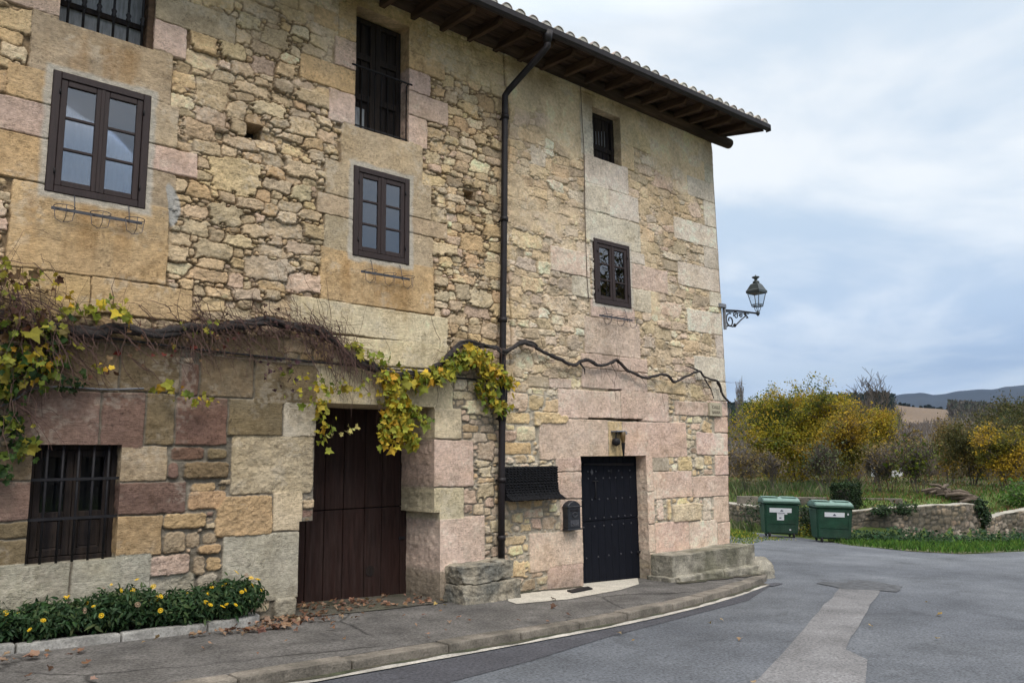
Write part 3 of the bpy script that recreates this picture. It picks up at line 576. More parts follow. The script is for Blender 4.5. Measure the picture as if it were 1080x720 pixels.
# dressed and large stones, metres on the facade: x0, z0, x1, z1, colour code, dressed or rough
BLOCKS = [
    (0.756,6.341,1.452,6.560,'p','a'), (1.213,5.711,2.612,6.293,'g','a'), (2.375,6.293,2.750,6.679,'p','a'), (2.368,6.679,3.311,7.042,'g','a'),
    (2.413,5.211,2.706,5.715,'g','a'), (2.423,4.917,2.940,5.211,'p','a'), (2.419,4.508,2.711,4.917,'g','a'), (1.041,5.360,1.470,5.711,'o','a'),
    (0.939,4.995,1.493,5.360,'p','a'), (0.935,4.518,1.481,4.995,'o','a'), (1.165,3.633,2.663,4.518,'o','a'), (1.185,3.192,1.925,3.634,'o','a'),
    (1.925,3.260,2.954,3.633,'o','a'), (4.752,5.569,6.046,6.097,'g','a'), (4.531,5.107,4.952,5.582,'g','a'), (4.438,4.829,4.944,5.107,'g','a'),
    (4.535,4.384,4.951,4.829,'g','a'), (5.823,5.055,6.194,5.569,'g','a'), (5.827,4.818,6.475,5.055,'g','a'), (5.813,4.373,6.227,4.818,'g','a'),
    (4.494,3.712,6.244,4.373,'o','a'), (4.120,3.299,6.472,3.712,'c','a'), (4.677,2.938,6.505,3.299,'c','a'), (4.434,2.433,6.569,2.938,'c','a'),
    (3.695,2.447,4.434,2.894,'b','a'), (6.246,1.991,6.716,2.433,'c','a'), (6.231,1.343,6.930,1.991,'p','a'), (6.342,0.889,6.760,1.343,'c','a'),
    (6.326,0.186,7.123,0.889,'p','a'), (6.326,-0.236,6.529,0.301,'q','a'), (3.404,2.015,4.062,2.439,'b','a'), (4.062,2.007,4.490,2.447,'k','a'),
    (3.451,1.340,4.483,2.041,'c','r'), (3.968,0.916,4.324,1.380,'c','a'), (3.400,0.150,4.334,0.916,'w','a'), (3.299,0.886,3.984,1.353,'o','r'),
    (4.007,-0.058,4.304,0.189,'w','r'), (3.773,0.036,3.990,0.197,'c','r'), (1.342,1.913,2.095,2.451,'d','a'), (2.095,1.904,2.524,2.462,'d','a'),
    (2.524,1.905,2.830,2.460,'b','a'), (2.830,1.903,3.404,2.439,'r','a'), (1.556,2.451,2.249,2.963,'b','a'), (2.249,2.460,2.861,2.958,'b','a'),
    (2.861,2.439,3.068,2.807,'r','a'), (3.068,2.439,3.695,2.915,'b','a'), (1.642,2.958,2.930,3.122,'b','a'), (2.930,2.936,3.343,3.204,'b','a'),
    (3.343,2.915,4.059,3.190,'b','a'), (2.290,1.529,2.778,1.905,'g','a'), (2.293,1.190,2.991,1.529,'d','a'), (2.285,0.770,2.760,1.190,'o','a'),
    (2.788,1.737,3.168,1.902,'r','r'), (3.172,1.745,3.420,1.892,'b','r'), (2.767,1.538,2.905,1.741,'d','r'), (2.925,1.534,3.450,1.740,'b','r'),
    (3.015,1.393,3.318,1.515,'o','r'), (2.999,1.202,3.443,1.425,'o','r'), (2.746,1.010,3.231,1.198,'o','r'), (2.756,0.767,3.011,1.012,'g','r'),
    (2.990,0.804,3.169,0.996,'g','r'), (3.171,0.829,3.363,0.974,'g','r'), (3.116,0.723,3.409,0.848,'o','r'), (1.917,0.115,2.671,0.770,'w','a'),
    (2.636,0.537,3.061,0.780,'p','r'), (3.072,0.499,3.233,0.733,'g','r'), (3.223,0.541,3.417,0.719,'o','r'), (2.628,0.196,3.136,0.581,'w','r'),
    (3.131,0.325,3.374,0.540,'w','r'), (1.155,1.566,1.550,1.913,'b','a'), (1.180,1.192,1.551,1.566,'d','a'), (1.207,1.031,1.548,1.192,'b','a'),
    (1.217,0.779,1.550,1.031,'b','a'), (1.235,0.216,1.917,0.779,'w','a'), (4.780,7.826,6.121,8.148,'o','a'), (5.807,7.496,6.172,7.828,'o','a'),
    (5.810,7.231,6.427,7.496,'o','a'), (5.812,6.899,6.173,7.231,'p','a'), (5.798,6.533,6.495,6.899,'p','a'), (5.785,6.091,6.126,6.533,'p','a'),
    (4.684,7.306,4.970,7.826,'o','a'), (4.628,6.896,4.977,7.306,'p','a'), (4.153,6.550,4.954,6.896,'o','a'), (4.562,6.097,4.962,6.550,'p','a'),
    (4.318,7.368,4.684,7.618,'o','a'), (9.273,7.965,11.380,8.018,'o','a'), (9.288,6.850,9.580,7.788,'k','a'), (10.317,7.316,11.172,7.792,'y','a'),
    (10.318,6.854,10.685,7.316,'y','a'), (9.367,6.363,10.503,6.854,'k','a'), (9.349,5.881,9.957,6.372,'k','a'), (9.957,5.883,10.760,6.363,'k','a'),
    (9.353,5.342,10.782,5.883,'k','a'), (10.520,5.122,10.874,5.342,'k','a'), (10.508,4.677,11.527,5.122,'p','a'), (10.457,4.262,11.006,4.677,'k','a'),
    (8.511,4.690,9.420,5.112,'p','a'), (8.992,4.342,9.428,4.690,'k','a'), (9.424,4.037,10.550,4.228,'p','a'), (9.257,3.419,10.668,4.037,'p','a'),
    (9.144,3.174,10.832,3.419,'p','a'), (9.157,2.842,10.813,3.174,'p','a'), (8.610,2.337,9.837,2.809,'p','a'), (9.837,2.327,10.087,2.831,'p','a'),
    (10.087,2.329,11.390,2.848,'p','a'), (8.190,1.745,9.752,2.337,'p','a'), (9.752,1.707,10.105,2.327,'y','a'), (10.105,1.713,11.872,2.329,'p','a'),
    (8.535,1.507,9.113,1.745,'p','a'), (8.327,1.090,9.097,1.507,'p','a'), (8.596,0.622,9.078,1.090,'p','a'), (7.956,0.055,9.036,0.622,'p','a'),
    (8.309,-0.271,9.024,0.166,'p','a'), (8.426,2.809,8.923,2.966,'p','a'), (7.990,2.800,8.426,2.983,'g','a'), (12.165,1.736,13.162,2.164,'p','a'),
    (12.732,2.164,13.204,2.477,'p','a'), (10.870,1.469,11.329,1.718,'q','a'), (11.567,1.450,12.022,1.745,'y','r'), (12.072,1.461,12.372,1.724,'c','r'),
    (12.727,1.360,13.156,1.736,'p','a'), (10.872,0.993,11.986,1.469,'p','a'), (11.986,0.973,13.152,1.360,'p','a'), (10.708,0.588,10.876,1.128,'p','a'),
    (10.742,1.128,10.872,1.713,'p','a'), (11.343,0.557,12.237,0.903,'c','r'), (10.930,0.622,11.138,1.019,'p','r'), (11.191,0.611,11.322,1.008,'y','r'),
    (12.659,0.496,13.137,0.973,'p','a'), (12.302,0.707,12.604,0.980,'k','r'), (12.282,0.536,12.589,0.741,'k','r'), (10.861,0.005,11.816,0.605,'p','a'),
    (11.816,0.008,12.760,0.564,'p','a'), (12.760,0.013,13.123,0.496,'p','a'), (10.675,0.126,10.861,0.588,'p','a'), (10.648,-0.397,10.838,0.126,'q','a'),
    (11.555,2.465,12.531,2.732,'p','a'), (12.531,2.477,13.232,2.774,'p','a'), (12.193,3.144,13.168,3.617,'k','a'), (12.697,2.774,13.226,3.144,'k','a'),
    (12.058,4.065,13.190,4.507,'k','a'), (12.789,4.624,13.209,4.924,'k','a'), (12.903,3.617,13.214,4.065,'k','a'), (11.838,4.924,13.205,5.386,'k','a'),
    (12.676,5.386,13.182,5.809,'k','a'), (11.404,5.151,11.838,5.341,'g','a'), (11.037,2.848,11.903,3.083,'y','a'), (12.261,6.766,13.178,7.168,'k','a'),
    (12.854,7.168,13.214,7.575,'k','a'), (12.756,6.246,13.197,6.766,'k','a'), (11.777,5.809,13.189,6.246,'k','a'), (12.666,7.575,13.251,7.947,'k','a'),
    (7.488,2.222,8.031,2.420,'y','r'), (8.075,2.177,8.839,2.438,'y','r'), (7.726,1.966,8.142,2.216,'c','r'), (7.481,1.767,8.059,1.977,'o','r'),
    (9.327,8.018,10.380,8.200,'o','a'),]
def zone_house(x, z):
    low = z < 3.0+0.12*math.sin(x*1.3) if x < 7.4 else z < 2.75
    if x < 7.45:
        if low: return ('bbroggddqc' if x < 4.6 else 'ccpygqok'), 1.0 if x < 4.6 else 0.85, 0.016
        if x > 5.7: return 'oyggcygoypcg', 0.74, 0.020
        return 'ogogyggcogpygq', 0.90, 0.022
    if low: return 'ycpkygcpwy', 0.85, 0.008
    if z > 5.6: return 'goygygopk', 1.0, 0.008
    return 'gygykcpgkyq', 0.95, 0.012
def build_house_wall(parent):
    x = [-1.6]
    snaps = sorted({v for h in HOLES for v in h[:2]})
    while x[-1] < 13.2: x.append(x[-1]+0.0088+0.0042*max(0, (x[-1]-2)/11))
    x = np.array(x); x = x*13.2/x[-1] if False else np.r_[x[:-1], 13.2]
    for v in snaps: x[np.argmin(abs(x-v))] = v
    z = np.arange(-0.75, 8.42, 0.0092)
    for v in {v for h in HOLES for v in h[2:]}:
        if v > -0.7: z[np.argmin(abs(z-v))] = v
    ms = Masonry(x, z, 11)
    for (x0, z0, x1, z1, c, sty) in BLOCKS:
        for (hx0, hx1, hz0, hz1) in HOLES:      # run the dressed stones on past the arris
            if z1 > hz0-0.05 and z0 < hz1+0.05:
                if abs(x1-hx0) < 0.10 and sty == 'a': x1 = hx0+0.05
                if abs(x0-hx1) < 0.10 and sty == 'a': x0 = hx1-0.05
            if x1 > hx0-0.05 and x0 < hx1+0.05:
                if abs(z1-hz0) < 0.07 and sty == 'a': z1 = hz0+0.05
                if abs(z0-hz1) < 0.07 and sty == 'a': z0 = hz1-0.05
        if x1 > 12.95: x1 = 13.3
        ms.block(x0, z0, x1, z1, c, sty)
    ms.rubble(zone_house, [(0.25, 0.12, 350), (0.18, 0.092, 7000), (0.13, 0.072, 26000), (0.085, 0.052, 50000), (0.05, 0.032, 70000), (0.034, 0.020, 60000)],
              avoid=[(h[0], h[1], h[2], h[3]) for h in HOLES])
    X, Z = ms.X, ms.Z
    low = Z < np.where(X < 7.45, 3.0, 2.75); left = X < 7.5+0.05*np.sin(Z*3)
    wob = fbm(X*1.1, Z*1.1, 3, 91)
    jd = np.where(low, 0.020, np.where(left, 0.034, 0.016)); jw = np.where(low, np.where(left, 0.016, 0.022), np.where(left, 0.010, 0.012))
    dirt = np.array([0.225, 0.163, 0.103]); ochre = np.array([0.42, 0.325, 0.215]); grey = np.array([0.21, 0.185, 0.15]); greyb = np.array([0.33, 0.295, 0.24])
    mc = np.where(low[..., None], np.where(left[..., None], grey, greyb), np.where(left[..., None], dirt, ochre))
    ms.finish(jd, jw, mc, low=low)
    # old render left on the upper right part
    ashl = np.array(ms.sty+[1])[ms.id] == 0
    cov = sstep(0.42, 0.62, wob+0.42*sstep(6.2, 7.9, Z)-0.12-0.2*sstep(5.2, 3.4, Z))*sstep(7.55, 7.75, X)*(Z > 2.9)
    cov2 = sstep(0.5, 0.66, wob+0.5*sstep(7.0, 7.9, Z)-0.16)*sstep(7.7, 7.4, X)*(Z > 6.4)
    cov = np.maximum(cov*np.where(ashl, sstep(7.3, 7.9, Z)*0.8, 1), cov2*np.where(ashl, 0.2, 0.8))
    nA = fbm(X*3.2, Z*3.2, 4, 44); nB = fbm(X*20, Z*20, 3, 45)
    ren = np.array([0.60, 0.46, 0.29])*(0.62+0.5*nA+0.26*nB)[..., None]
    pk = sstep(0.55, 0.7, fbm(X*2, Z*2.4, 3, 46))[..., None]; ren = ren*(1-pk)+np.array([0.60, 0.48, 0.36])*pk*(0.7+0.6*nB)[..., None]
    ms.H = ms.H*(1-cov*0.75)+(0.012+0.03*(nA-0.5)+0.008*(nB-0.5))*cov*0.75
    ms.C = ms.C*(1-cov[..., None]*0.9)+ren*cov[..., None]*0.9
    sp = sstep(0.50, 0.72, fbm(X*4.2, Z*3.0, 4, 101))*sstep(0.3, 0.7, fbm(X*19, Z*19, 3, 102))*0.42; sp = sp[..., None]; ms.C = ms.C*(1-sp)+ms.C*np.array([0.50, 0.46, 0.40])*sp
    wp = sstep(0.56, 0.70, fbm(X*3.1+9, Z*3.6, 4, 103))*0.30*sstep(0.35, 0.6, fbm(X*24, Z*24, 2, 104)); wp = wp[..., None]; ms.C = ms.C*(1-wp)+np.array([0.56, 0.50, 0.42])*wp
    # grey lichen and damp, brown runs under the eave, rust runs below the windows
    li = sstep(0.52, 0.72, fbm(X*1.6, Z*1.6, 4, 61))*0.55*(fbm(X*30, Z*30, 2, 62)*1.3)
    li = np.clip(li*0.62, 0, 0.8)[..., None]
    ms.C = ms.C*(1-li)+np.array([0.215, 0.185, 0.14])*li
    st = sstep(7.25, 8.05, Z+0.7*(fbm(X*2.2, Z*0.5, 3, 71)-0.5))*sstep(0.40, 0.7, fbm(X*2.0, Z*1.2, 3, 72))*0.6
    st = st[..., None]; ms.C = ms.C*(1-st)+np.array([0.22, 0.145, 0.075])*st
    run = np.zeros_like(X)
    for (a, b, t) in ((1.2, 2.7, 4.45), (4.7, 5.95, 4.35), (1.3, 2.5, 6.3)):
        run = np.maximum(run, sstep(a, a+0.2, X)*sstep(b, b-0.2, X)*sstep(t+0.02, t-0.15, Z)*sstep(t-1.1, t-0.1, Z)*sstep(0.35, 0.75, fbm(X*6, Z*0.9, 3, 73)))
    run = (run*0.55)[..., None]; ms.C = ms.C*(1-run)+np.array([0.30, 0.165, 0.06])*run
    # pale mortar bands round the window frames
    for h in (W1, W2, W3):
        d = np.maximum(np.maximum(h[0]-X, X-h[1]), np.maximum(h[2]-Z, Z-h[3]))+0.05*(fbm(X*7, Z*7, 2, 81)-0.5)
        k = (sstep(0.085, 0.035, d)*0.85)[..., None]; ms.C = ms.C*(1-k)+np.array([0.42, 0.39, 0.345])*k
    dk = 1-0.20*sstep(5.2, 3.8, X)*sstep(3.4, 2.9, Z); ms.C = ms.C*dk[..., None]  # lower left darkened in the stone colour, standing in for dimmer light there
    pale = (sstep(7.4, 7.9, X)*sstep(2.3, 3.0, Z)*0.20)[..., None]; lum = ms.C.mean(-1, keepdims=True); ms.C = ms.C*(1-pale)+lum*np.array([1.10, 1.0, 0.90])*pale; ms.C = ms.C*(1+0.08*sstep(7.4, 7.9, X))[..., None]
    ms.C = np.clip(ms.C*np.array([1.12, 1.10, 1.065]), 0, 0.68)
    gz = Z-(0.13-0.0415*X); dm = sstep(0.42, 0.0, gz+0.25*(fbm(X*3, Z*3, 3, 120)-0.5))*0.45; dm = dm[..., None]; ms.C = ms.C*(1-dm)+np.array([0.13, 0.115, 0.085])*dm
    # putlog holes
    for (a, b, hgt) in (((9.279,2.352), (10.015,2.354), 0.016), ((10.014,2.346), (10.629,2.352), 0.022), ((9.802,2.838), (10.112,2.845), 0.016)):
        zc_ = a[1]+(b[1]-a[1])*(X-a[0])/(b[0]-a[0]); g_ = (X > a[0]) & (X < b[0]) & (np.abs(Z-zc_) < hgt*(0.7+0.6*fbm(X*9, X*0, 2, 131)))
        ms.H = np.where(g_, -0.11, ms.H); ms.C = np.where(g_[..., None], np.array([0.10, 0.075, 0.055]), ms.C)
    mp_ = np.hypot((X-2.665-0.05*np.sin(Z*6))/0.075, (Z-4.56)/0.27)+0.5*(fbm(X*9, Z*7, 3, 133)-0.5); mk = (sstep(1.0, 0.8, mp_)*0.85)[..., None]; ms.C = ms.C*(1-mk)+np.array([0.40, 0.39, 0.37])*(0.8+0.4*nB)[..., None]*mk; ms.H = ms.H*(1-mk[..., 0]*0.7)
    # crack where the two builds meet
    sx_ = 7.62+0.05*np.sin(Z*2.1)+0.03*(vn(Z*4, Z*0, 3)-0.5); cr_ = sstep(0.022, 0.006, np.abs(X-sx_))*(Z > 3.1)
    ms.H -= cr_*0.03; ms.C *= (1-0.5*cr_)[..., None]
    def fm(X, Z, H):
        Xb = X+(EDGE(Z)-13.2)*sstep(11.6, 13.2, X)
        rd = sstep(13.13, 13.2, X)*0.03*(1+0.8*(fbm(Z*3, Z*0+1, 3, 15)-0.5))
        return np.stack([Xb+0.010*(fbm(Z*5, X*0, 2, 19)-0.5)*sstep(13.0, 13.2, X), -(H-rd), Z], -1)
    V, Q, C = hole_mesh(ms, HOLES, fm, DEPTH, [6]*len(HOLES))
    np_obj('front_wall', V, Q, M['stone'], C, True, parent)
    for h in (PUT1, PUT2): b = MB(); b.box(h[0]-0.02, h[1]+0.02, 0.30, 0.31, h[2]-0.02, h[3]+0.02); b.build('pocket_back', M['room'], parent)
    # gable side, lower resolution
    y = np.arange(0, 9.01, 0.03); zz = np.arange(-0.9, 8.42, 0.03); m2 = Masonry(y, zz, 23)
    zq = -0.8; k = 0
    while zq < 8.3:
        h = random.uniform(0.28, 0.42); l = 0.75 if k % 2 else 0.4; m2.block(-0.2, zq, l, zq+h, random.choice('pkkp')); zq += h; k += 1
    m2.rubble(lambda a, b: ('gygykcpgkyq', 1.0, 0.012), [(0.3, 0.15, 1500), (0.2, 0.11, 6000), (0.12, 0.075, 9000), (0.07, 0.05, 9000)])
    m2.finish(0.025, 0.03, np.broadcast_to(ochre, m2.X.shape+(3,)))
    V = np.stack([EDGE(m2.Z)-0.03*sstep(0.07, 0, m2.X)+np.where(m2.X < 0.05, 0, m2.H), m2.X, m2.Z], -1).reshape(-1, 3); V[:, 0] -= 0.004
    idx = np.arange(m2.X.size).reshape(m2.X.shape); Q = np.stack([idx[:-1, :-1], idx[:-1, 1:], idx[1:, 1:], idx[1:, :-1]], -1).reshape(-1, 4)
    np_obj('side_wall', V, Q, M['stone'], m2.C.reshape(-1, 3), True, parent)
    mb = MB(); mb.box(-1.7, -1.55, 0.0, 9, -0.9, 8.4); mb.box(-1.7, 13.0, 9.0, 9.2, -0.9, 8.4); mb.box(-1.5, 13.0, 1.6, 1.7, -0.9, 8.2); mb.box(-1.5, 13.0, 0.42, 1.55, 2.9, 3.0); mb.box(-1.5, 13.0, 0.42, 1.55, 5.95, 6.05)
    mb.build('back_wall', M['room'], parent)

house = empty('stone_house', (6, 4, 0), 'three storey ochre and pink rubble stone house with tiled eaves and dark wooden doors', 'house')
build_house_wall(house)

# ------------------------------------------------------------------ windows and doors of the house
def frame_bars(mb, x0, x1, z0, z1, t, y0, y1, bev=0.006):
    mb.box(x0, x0+t, y0, y1, z0, z1, bev); mb.box(x1-t, x1, y0, y1, z0, z1, bev); mb.box(x0+t+.001, x1-t-.001, y0, y1, z1-t, z1, bev); mb.box(x0+t+.001, x1-t-.001, y0, y1, z0, z0+t, bev)
def casement(h, curtain=True):
    x0, x1, z0, z1 = h; x0 += 0.004; x1 -= 0.004; z0 += 0.004; z1 -= 0.004
    f = MB(); frame_bars(f, x0, x1, z0, z1, 0.075, -0.022, 0.07)
    win = f.build('window', M['brownwood'], house)
    xm = (x0+x1)/2
    for (a, b) in ((x0+0.078, xm-0.002), (xm+0.002, x1-0.078)):
        s = MB(); frame_bars(s, a, b, z0+0.078, z1-0.078, 0.062, -0.010, 0.045)
        zi0 = z0+0.14; zi1 = z1-0.14
        for k in (1, 2):
            zz = zi0+(zi1-zi0)*k/3; s.box(a+0.06, b-0.06, -0.004, 0.035, zz-0.014, zz+0.014, 0.004)
        if a > xm: s.box(a-0.022, a+0.016, -0.020, -0.0105, z0+0.08, z1-0.08, 0.004)
        s.build('sash', M['brownwood'], win)
        p = MB(); p.box(a+0.055, b-0.055, 0.012, 0.016, z0+0.135, z1-0.135); p.build('pane', M['glass'], win)
    for q in (z0+0.22, z1-0.22):
        for xh in (x0+0.07, x1-0.07): hg = MB(); hg.tube([(xh, -0.026, q-0.03), (xh, -0.026, q+0.03)], 0.008, 6); hg.build('hinge', M['iron'], win)
    if curtain:
        n = 90; xs = np.linspace(x0+0.07, x1-0.07, n); ys = 0.135+0.018*np.sin(xs*62)+0.012*np.sin(xs*31+1)
        V = [(x, y, z) for z in (z0+0.07, z1-0.07) for x, y in zip(xs, ys)]
        np_obj('curtain', V, [(i, i+1, n+i+1, n+i) for i in range(n-1)], M['curtain'], None, True, win)
    b = MB(); b.box(x0+0.02, x1-0.02, 0.36, 0.37, z0, z1); b.build('dark_interior', M['room'], win)
casement(W1); casement(W2); casement(W3, False)
# small top window: recessed dark shutter with slats
def shutter_window():
    x0, x1, z0, z1 = W4; f = MB(); frame_bars(f, x0-0.02, x1+0.02, z0-0.02, z1+0.02, 0.09, 0.16, 0.24); win = f.build('window', M['oldwood'], house)
    s = MB(); k = 0; xa = x0+0.07
    while xa < x1-0.1: s.box(xa, xa+0.088, 0.185+0.004*(k % 2), 0.215, z0+0.04, z1-0.06, 0.006); xa += 0.094; k += 1
    s.box(x0+0.07, x1-0.07, 0.165, 0.184, z0+0.25, z0+0.33, 0.004)
    sh = s.build('shutter', M['oldwood'], win)
    g = MB()
    for k in range(5): g.box(x0+0.20+k*0.075, x0+0.207+k*0.075, 0.176, 0.184, z0+0.36, z0+0.58+0.02*k)
    g.build('gap', M['greywood'], sh)
shutter_window()
# tall balcony door with rail
def balcony():
    x0, x1, z0, z1 = BALC; d = MB(); d.box(x0-0.02, x1+0.02, 0.24, 0.28, z0-0.02, z1+0.02); door = d.build('balcony_door', M['oldwood'], house)
    xm = (x0+x1)/2
    for a, b in ((x0+0.01, xm-0.004), (xm+0.004, x1-0.01)):
        s = MB(); frame_bars(s, a, b, z0+0.01, z1-0.03, 0.075, 0.195, 0.235)
        for zz in (z0+0.55, z0+1.15): s.box(a+0.07, b-0.07, 0.200, 0.235, zz-0.045, zz+0.045, 0.005)
        s.box((a+b)/2-0.008, (a+b)/2+0.008, 0.21, 0.238, z0+0.08, z1-0.1, 0.003)
        s.build('leaf', M['oldwood'], door)
    p = MB(); p.box(x0+0.1, x0+0.28, 0.225, 0.232, z0+0.1, z0+0.4); p.build('pale_board', M['greywood'], door)
    r = MB(); zt = z0+0.86; r.tube([(x0-0.06, 0.0, zt), (x0-0.04, -0.022, zt), (x1+0.04, -0.022, zt), (x1+0.06, 0.0, zt)], 0.014, 8)
    r.box(x0, x1, 0.022, 0.034, z0+0.03, z0+0.05)
    n = 8
    for k in range(n+1): xx = x0+0.02+(x1-x0-0.04)*k/n; r.tube([(xx, 0.028, z0-0.01), (xx, 0.028, zt-0.03), (xx, -0.015, zt)], 0.0085, 6)
    r.build('balcony_rail', M['iron'], house)
balcony()
# upper left barred opening with pale shutters
def barred_top():
    x0, x1, z0, z1 = W0; s = MB(); s.box(x0-0.02, x1+0.02, 0.24, 0.28, z0-0.02, z1+0.02); w_ = s.build('window', M['greywood'], house)
    f = MB(); f.box(x1-0.07, x1+0.01, 0.02, 0.24, z0, z1, 0.005); f.build('window_frame', M['rafter'], w_)
    for zr in (0.30, 0.80): b = MB(); b.box(x0, x1-0.07, 0.20, 0.238, z0+zr, z0+zr+0.06, 0.004); b.build('rail', M['oldwood'], w_)
    g = MB()
    for k in range(6):
        xx = x0+0.09+k*(x1-x0-0.2)/5
        g.tube([(xx, 0.07, z0-0.01), (xx, 0.07, z1)], 0.014, 8); zz = z0+0.32
        g.lathe([(0.014, -0.06), (0.028, -0.03), (0.020, 0), (0.030, 0.03), (0.014, 0.06)], (xx, 0.07, zz), 8)
    g.build('window_bars', M['iron'], w_)
barred_top()
# barred ground-floor window
def barred_low():
    x0, x1, z0, z1 = BAR; f = MB(); frame_bars(f, x0-0.01, x1+0.01, z0-0.01, z1+0.01, 0.06, 0.15, 0.22); win = f.build('window', M['oldwood'], house)
    xm = (x0+x1)/2
    for a, b in ((x0+0.052, xm-0.002), (xm+0.002, x1-0.052)):
        s = MB(); frame_bars(s, a, b, z0+0.055, z1-0.055, 0.065, 0.155, 0.20); s.box(a+0.06, b-0.06, 0.160, 0.198, z0+0.42, z0+0.48, 0.005); s.box(a+0.07, b-0.07, 0.178, 0.19, z0+0.12, z0+0.40, 0.02)
        s.build('sash', M['oldwood'], win)
        p = MB(); p.box(a+0.06, b-0.06, 0.180, 0.184, z0+0.485, z1-0.12); p.build('pane', M['dullglass'], win)
    k = MB(); k.box(x0, x1, 0.40, 0.41, z0, z1); k.build('dark_interior', M['room'], win)
    g = MB()
    for i in range(5): xx = x0+0.135+i*(x1-x0-0.24)/4; g.tube([(xx, 0.05, z0-0.02), (xx, 0.05, z1+0.02)], 0.0125, 8)
    for zz in (z0+0.42, z0+0.80): g.box(x0-0.02, x1+0.02, 0.032, 0.040, zz-0.014, zz+0.014)
    g.build('window_bars', M['iron'], win)
barred_low()
# garage door of dark planks
def garage():
    yd = 0.80; zb = -0.10; zt = 2.50; x0, x1 = 4.20, 6.40; mb = MB(); x = x0; k = 0; rg = random.Random(3); split = 1.08
    while x < x1-0.01:
        wd = min(rg.uniform(0.26, 0.34), x1-x)
        mb.box(x+0.004, x+wd-0.004, yd+rg.uniform(0, 0.004), yd+0.05, zb-0.1, split-0.006, 0.006); mb.box(x+0.004, x+wd-0.004, yd-0.003+rg.uniform(0, 0.004), yd+0.05, split+0.006, zt, 0.006); x += wd
    d = mb.build('garage_door', M['garagewood'], house)
    h = MB(); h.tube([(5.75, yd-0.006, 0.24), (5.75, yd+0.001, 0.24)], 0.062, 16); h.build('cat_hole', M['room'], d)
    h = MB(); h.tube([(5.75, yd-0.008, 0.24), (5.75, yd-0.004, 0.24)], 0.07, 16); h.build('hole_rim', M['oldwood'], d)
    b = MB(); b.box(x0, x1, yd+0.055, yd+0.07, zb-0.5, zt); b.build('door_backing', M['room'], d)
    i = MB(); i.box(6.20, 6.30, yd-0.02, yd-0.004, 0.62, 0.66, 0.004); i.build('latch', M['iron'], d)
garage()
# studded entrance door
def entrance():
    x0, x1 = 9.02, 10.74; yd = 0.22; zb = -0.42; zt = 1.80; mb = MB(); x = x0; rg = random.Random(8); split = 0.70
    while x < x1-0.01:
        wd = min(0.165, x1-x); mb.box(x+0.0015, x+wd-0.0015, yd+rg.uniform(0, 0.002), yd+0.05, zb, split-0.005, 0.004); mb.box(x+0.0015, x+wd-0.0015, yd-0.004+rg.uniform(0, 0.002), yd+0.05, split+0.005, zt, 0.004); x += wd
    d = mb.build('entrance_door', M['blackdoor'], house)
    b = MB(); b.box(x0, x1, yd+0.055, yd+0.07, zb, zt); b.build('door_backing', M['room'], d)
    s = MB(); studs = []
    for zz, n, sk in ((1.50, 6, 0.10), (1.385, 9, 0), (1.045, 8, 0), (0.745, 9, 0), (0.615, 7, 0), (0.13, 6, 0)):
        for i in range(n):
            xx = 9.13+(10.50-9.13)*(i+0.15*rg.uniform(-1, 1)+sk)/(n-1+sk)
            studs.append((xx, yd-0.003, zz))
    s.lathe([(0.016, 0), (0.012, 0.010), (0.004, 0.014)], (0, 0, 0), 8, Matrix.Rotation(R(90), 4, 'X')); st0 = s.build('stud', M['wire'], d)
    for k, p_ in enumerate(studs):
        o = st0 if k == 0 else st0.copy()
        if k: COL.objects.link(o)
        o.location = p_
    def rhomb(cx, cz, w_, h_): q = MB(); q.prism([(cx-w_, cz), (cx, cz-h_), (cx+w_, cz), (cx, cz+h_)], yd-0.012, yd-0.003, 0.002); return q
    rhomb(9.56, 1.49, 0.035, 0.05).build('escutcheon', M['wire'], d); rhomb(10.03, 1.50, 0.03, 0.04).build('escutcheon', M['iron'], d); rhomb(9.22, 0.86, 0.04, 0.11).build('lock_plate', M['iron'], d)
    k = MB(); k.tube([(9.62, yd-0.03, 1.33), (9.62, yd-0.03, 1.06)], 0.010, 6); k.tube([(9.56, yd-0.03, 1.34), (9.68, yd-0.03, 1.34)], 0.009, 6); k.box(9.60, 9.64, yd-0.03, yd-0.004, 1.06, 1.09); k.build('door_bar', M['iron'], d)
    h = MB(); h.tube([(9.10, yd-0.004, 1.12), (9.10, yd-0.06, 1.12), (9.10, yd-0.06, 1.02)], 0.012, 6); h.build('knocker', M['iron'], d)
    f = MB(); f.box(10.62, 10.70, yd-0.03, yd-0.003, 0.10, 0.14, 0.003); f.build('latch', M['iron'], d)
    f = MB(); f.tube([(9.35, yd-0.02, 1.62), (10.6, yd-0.02, 1.60)], 0.02, 8); f.build('top_rail', M['iron'], d)
entrance()

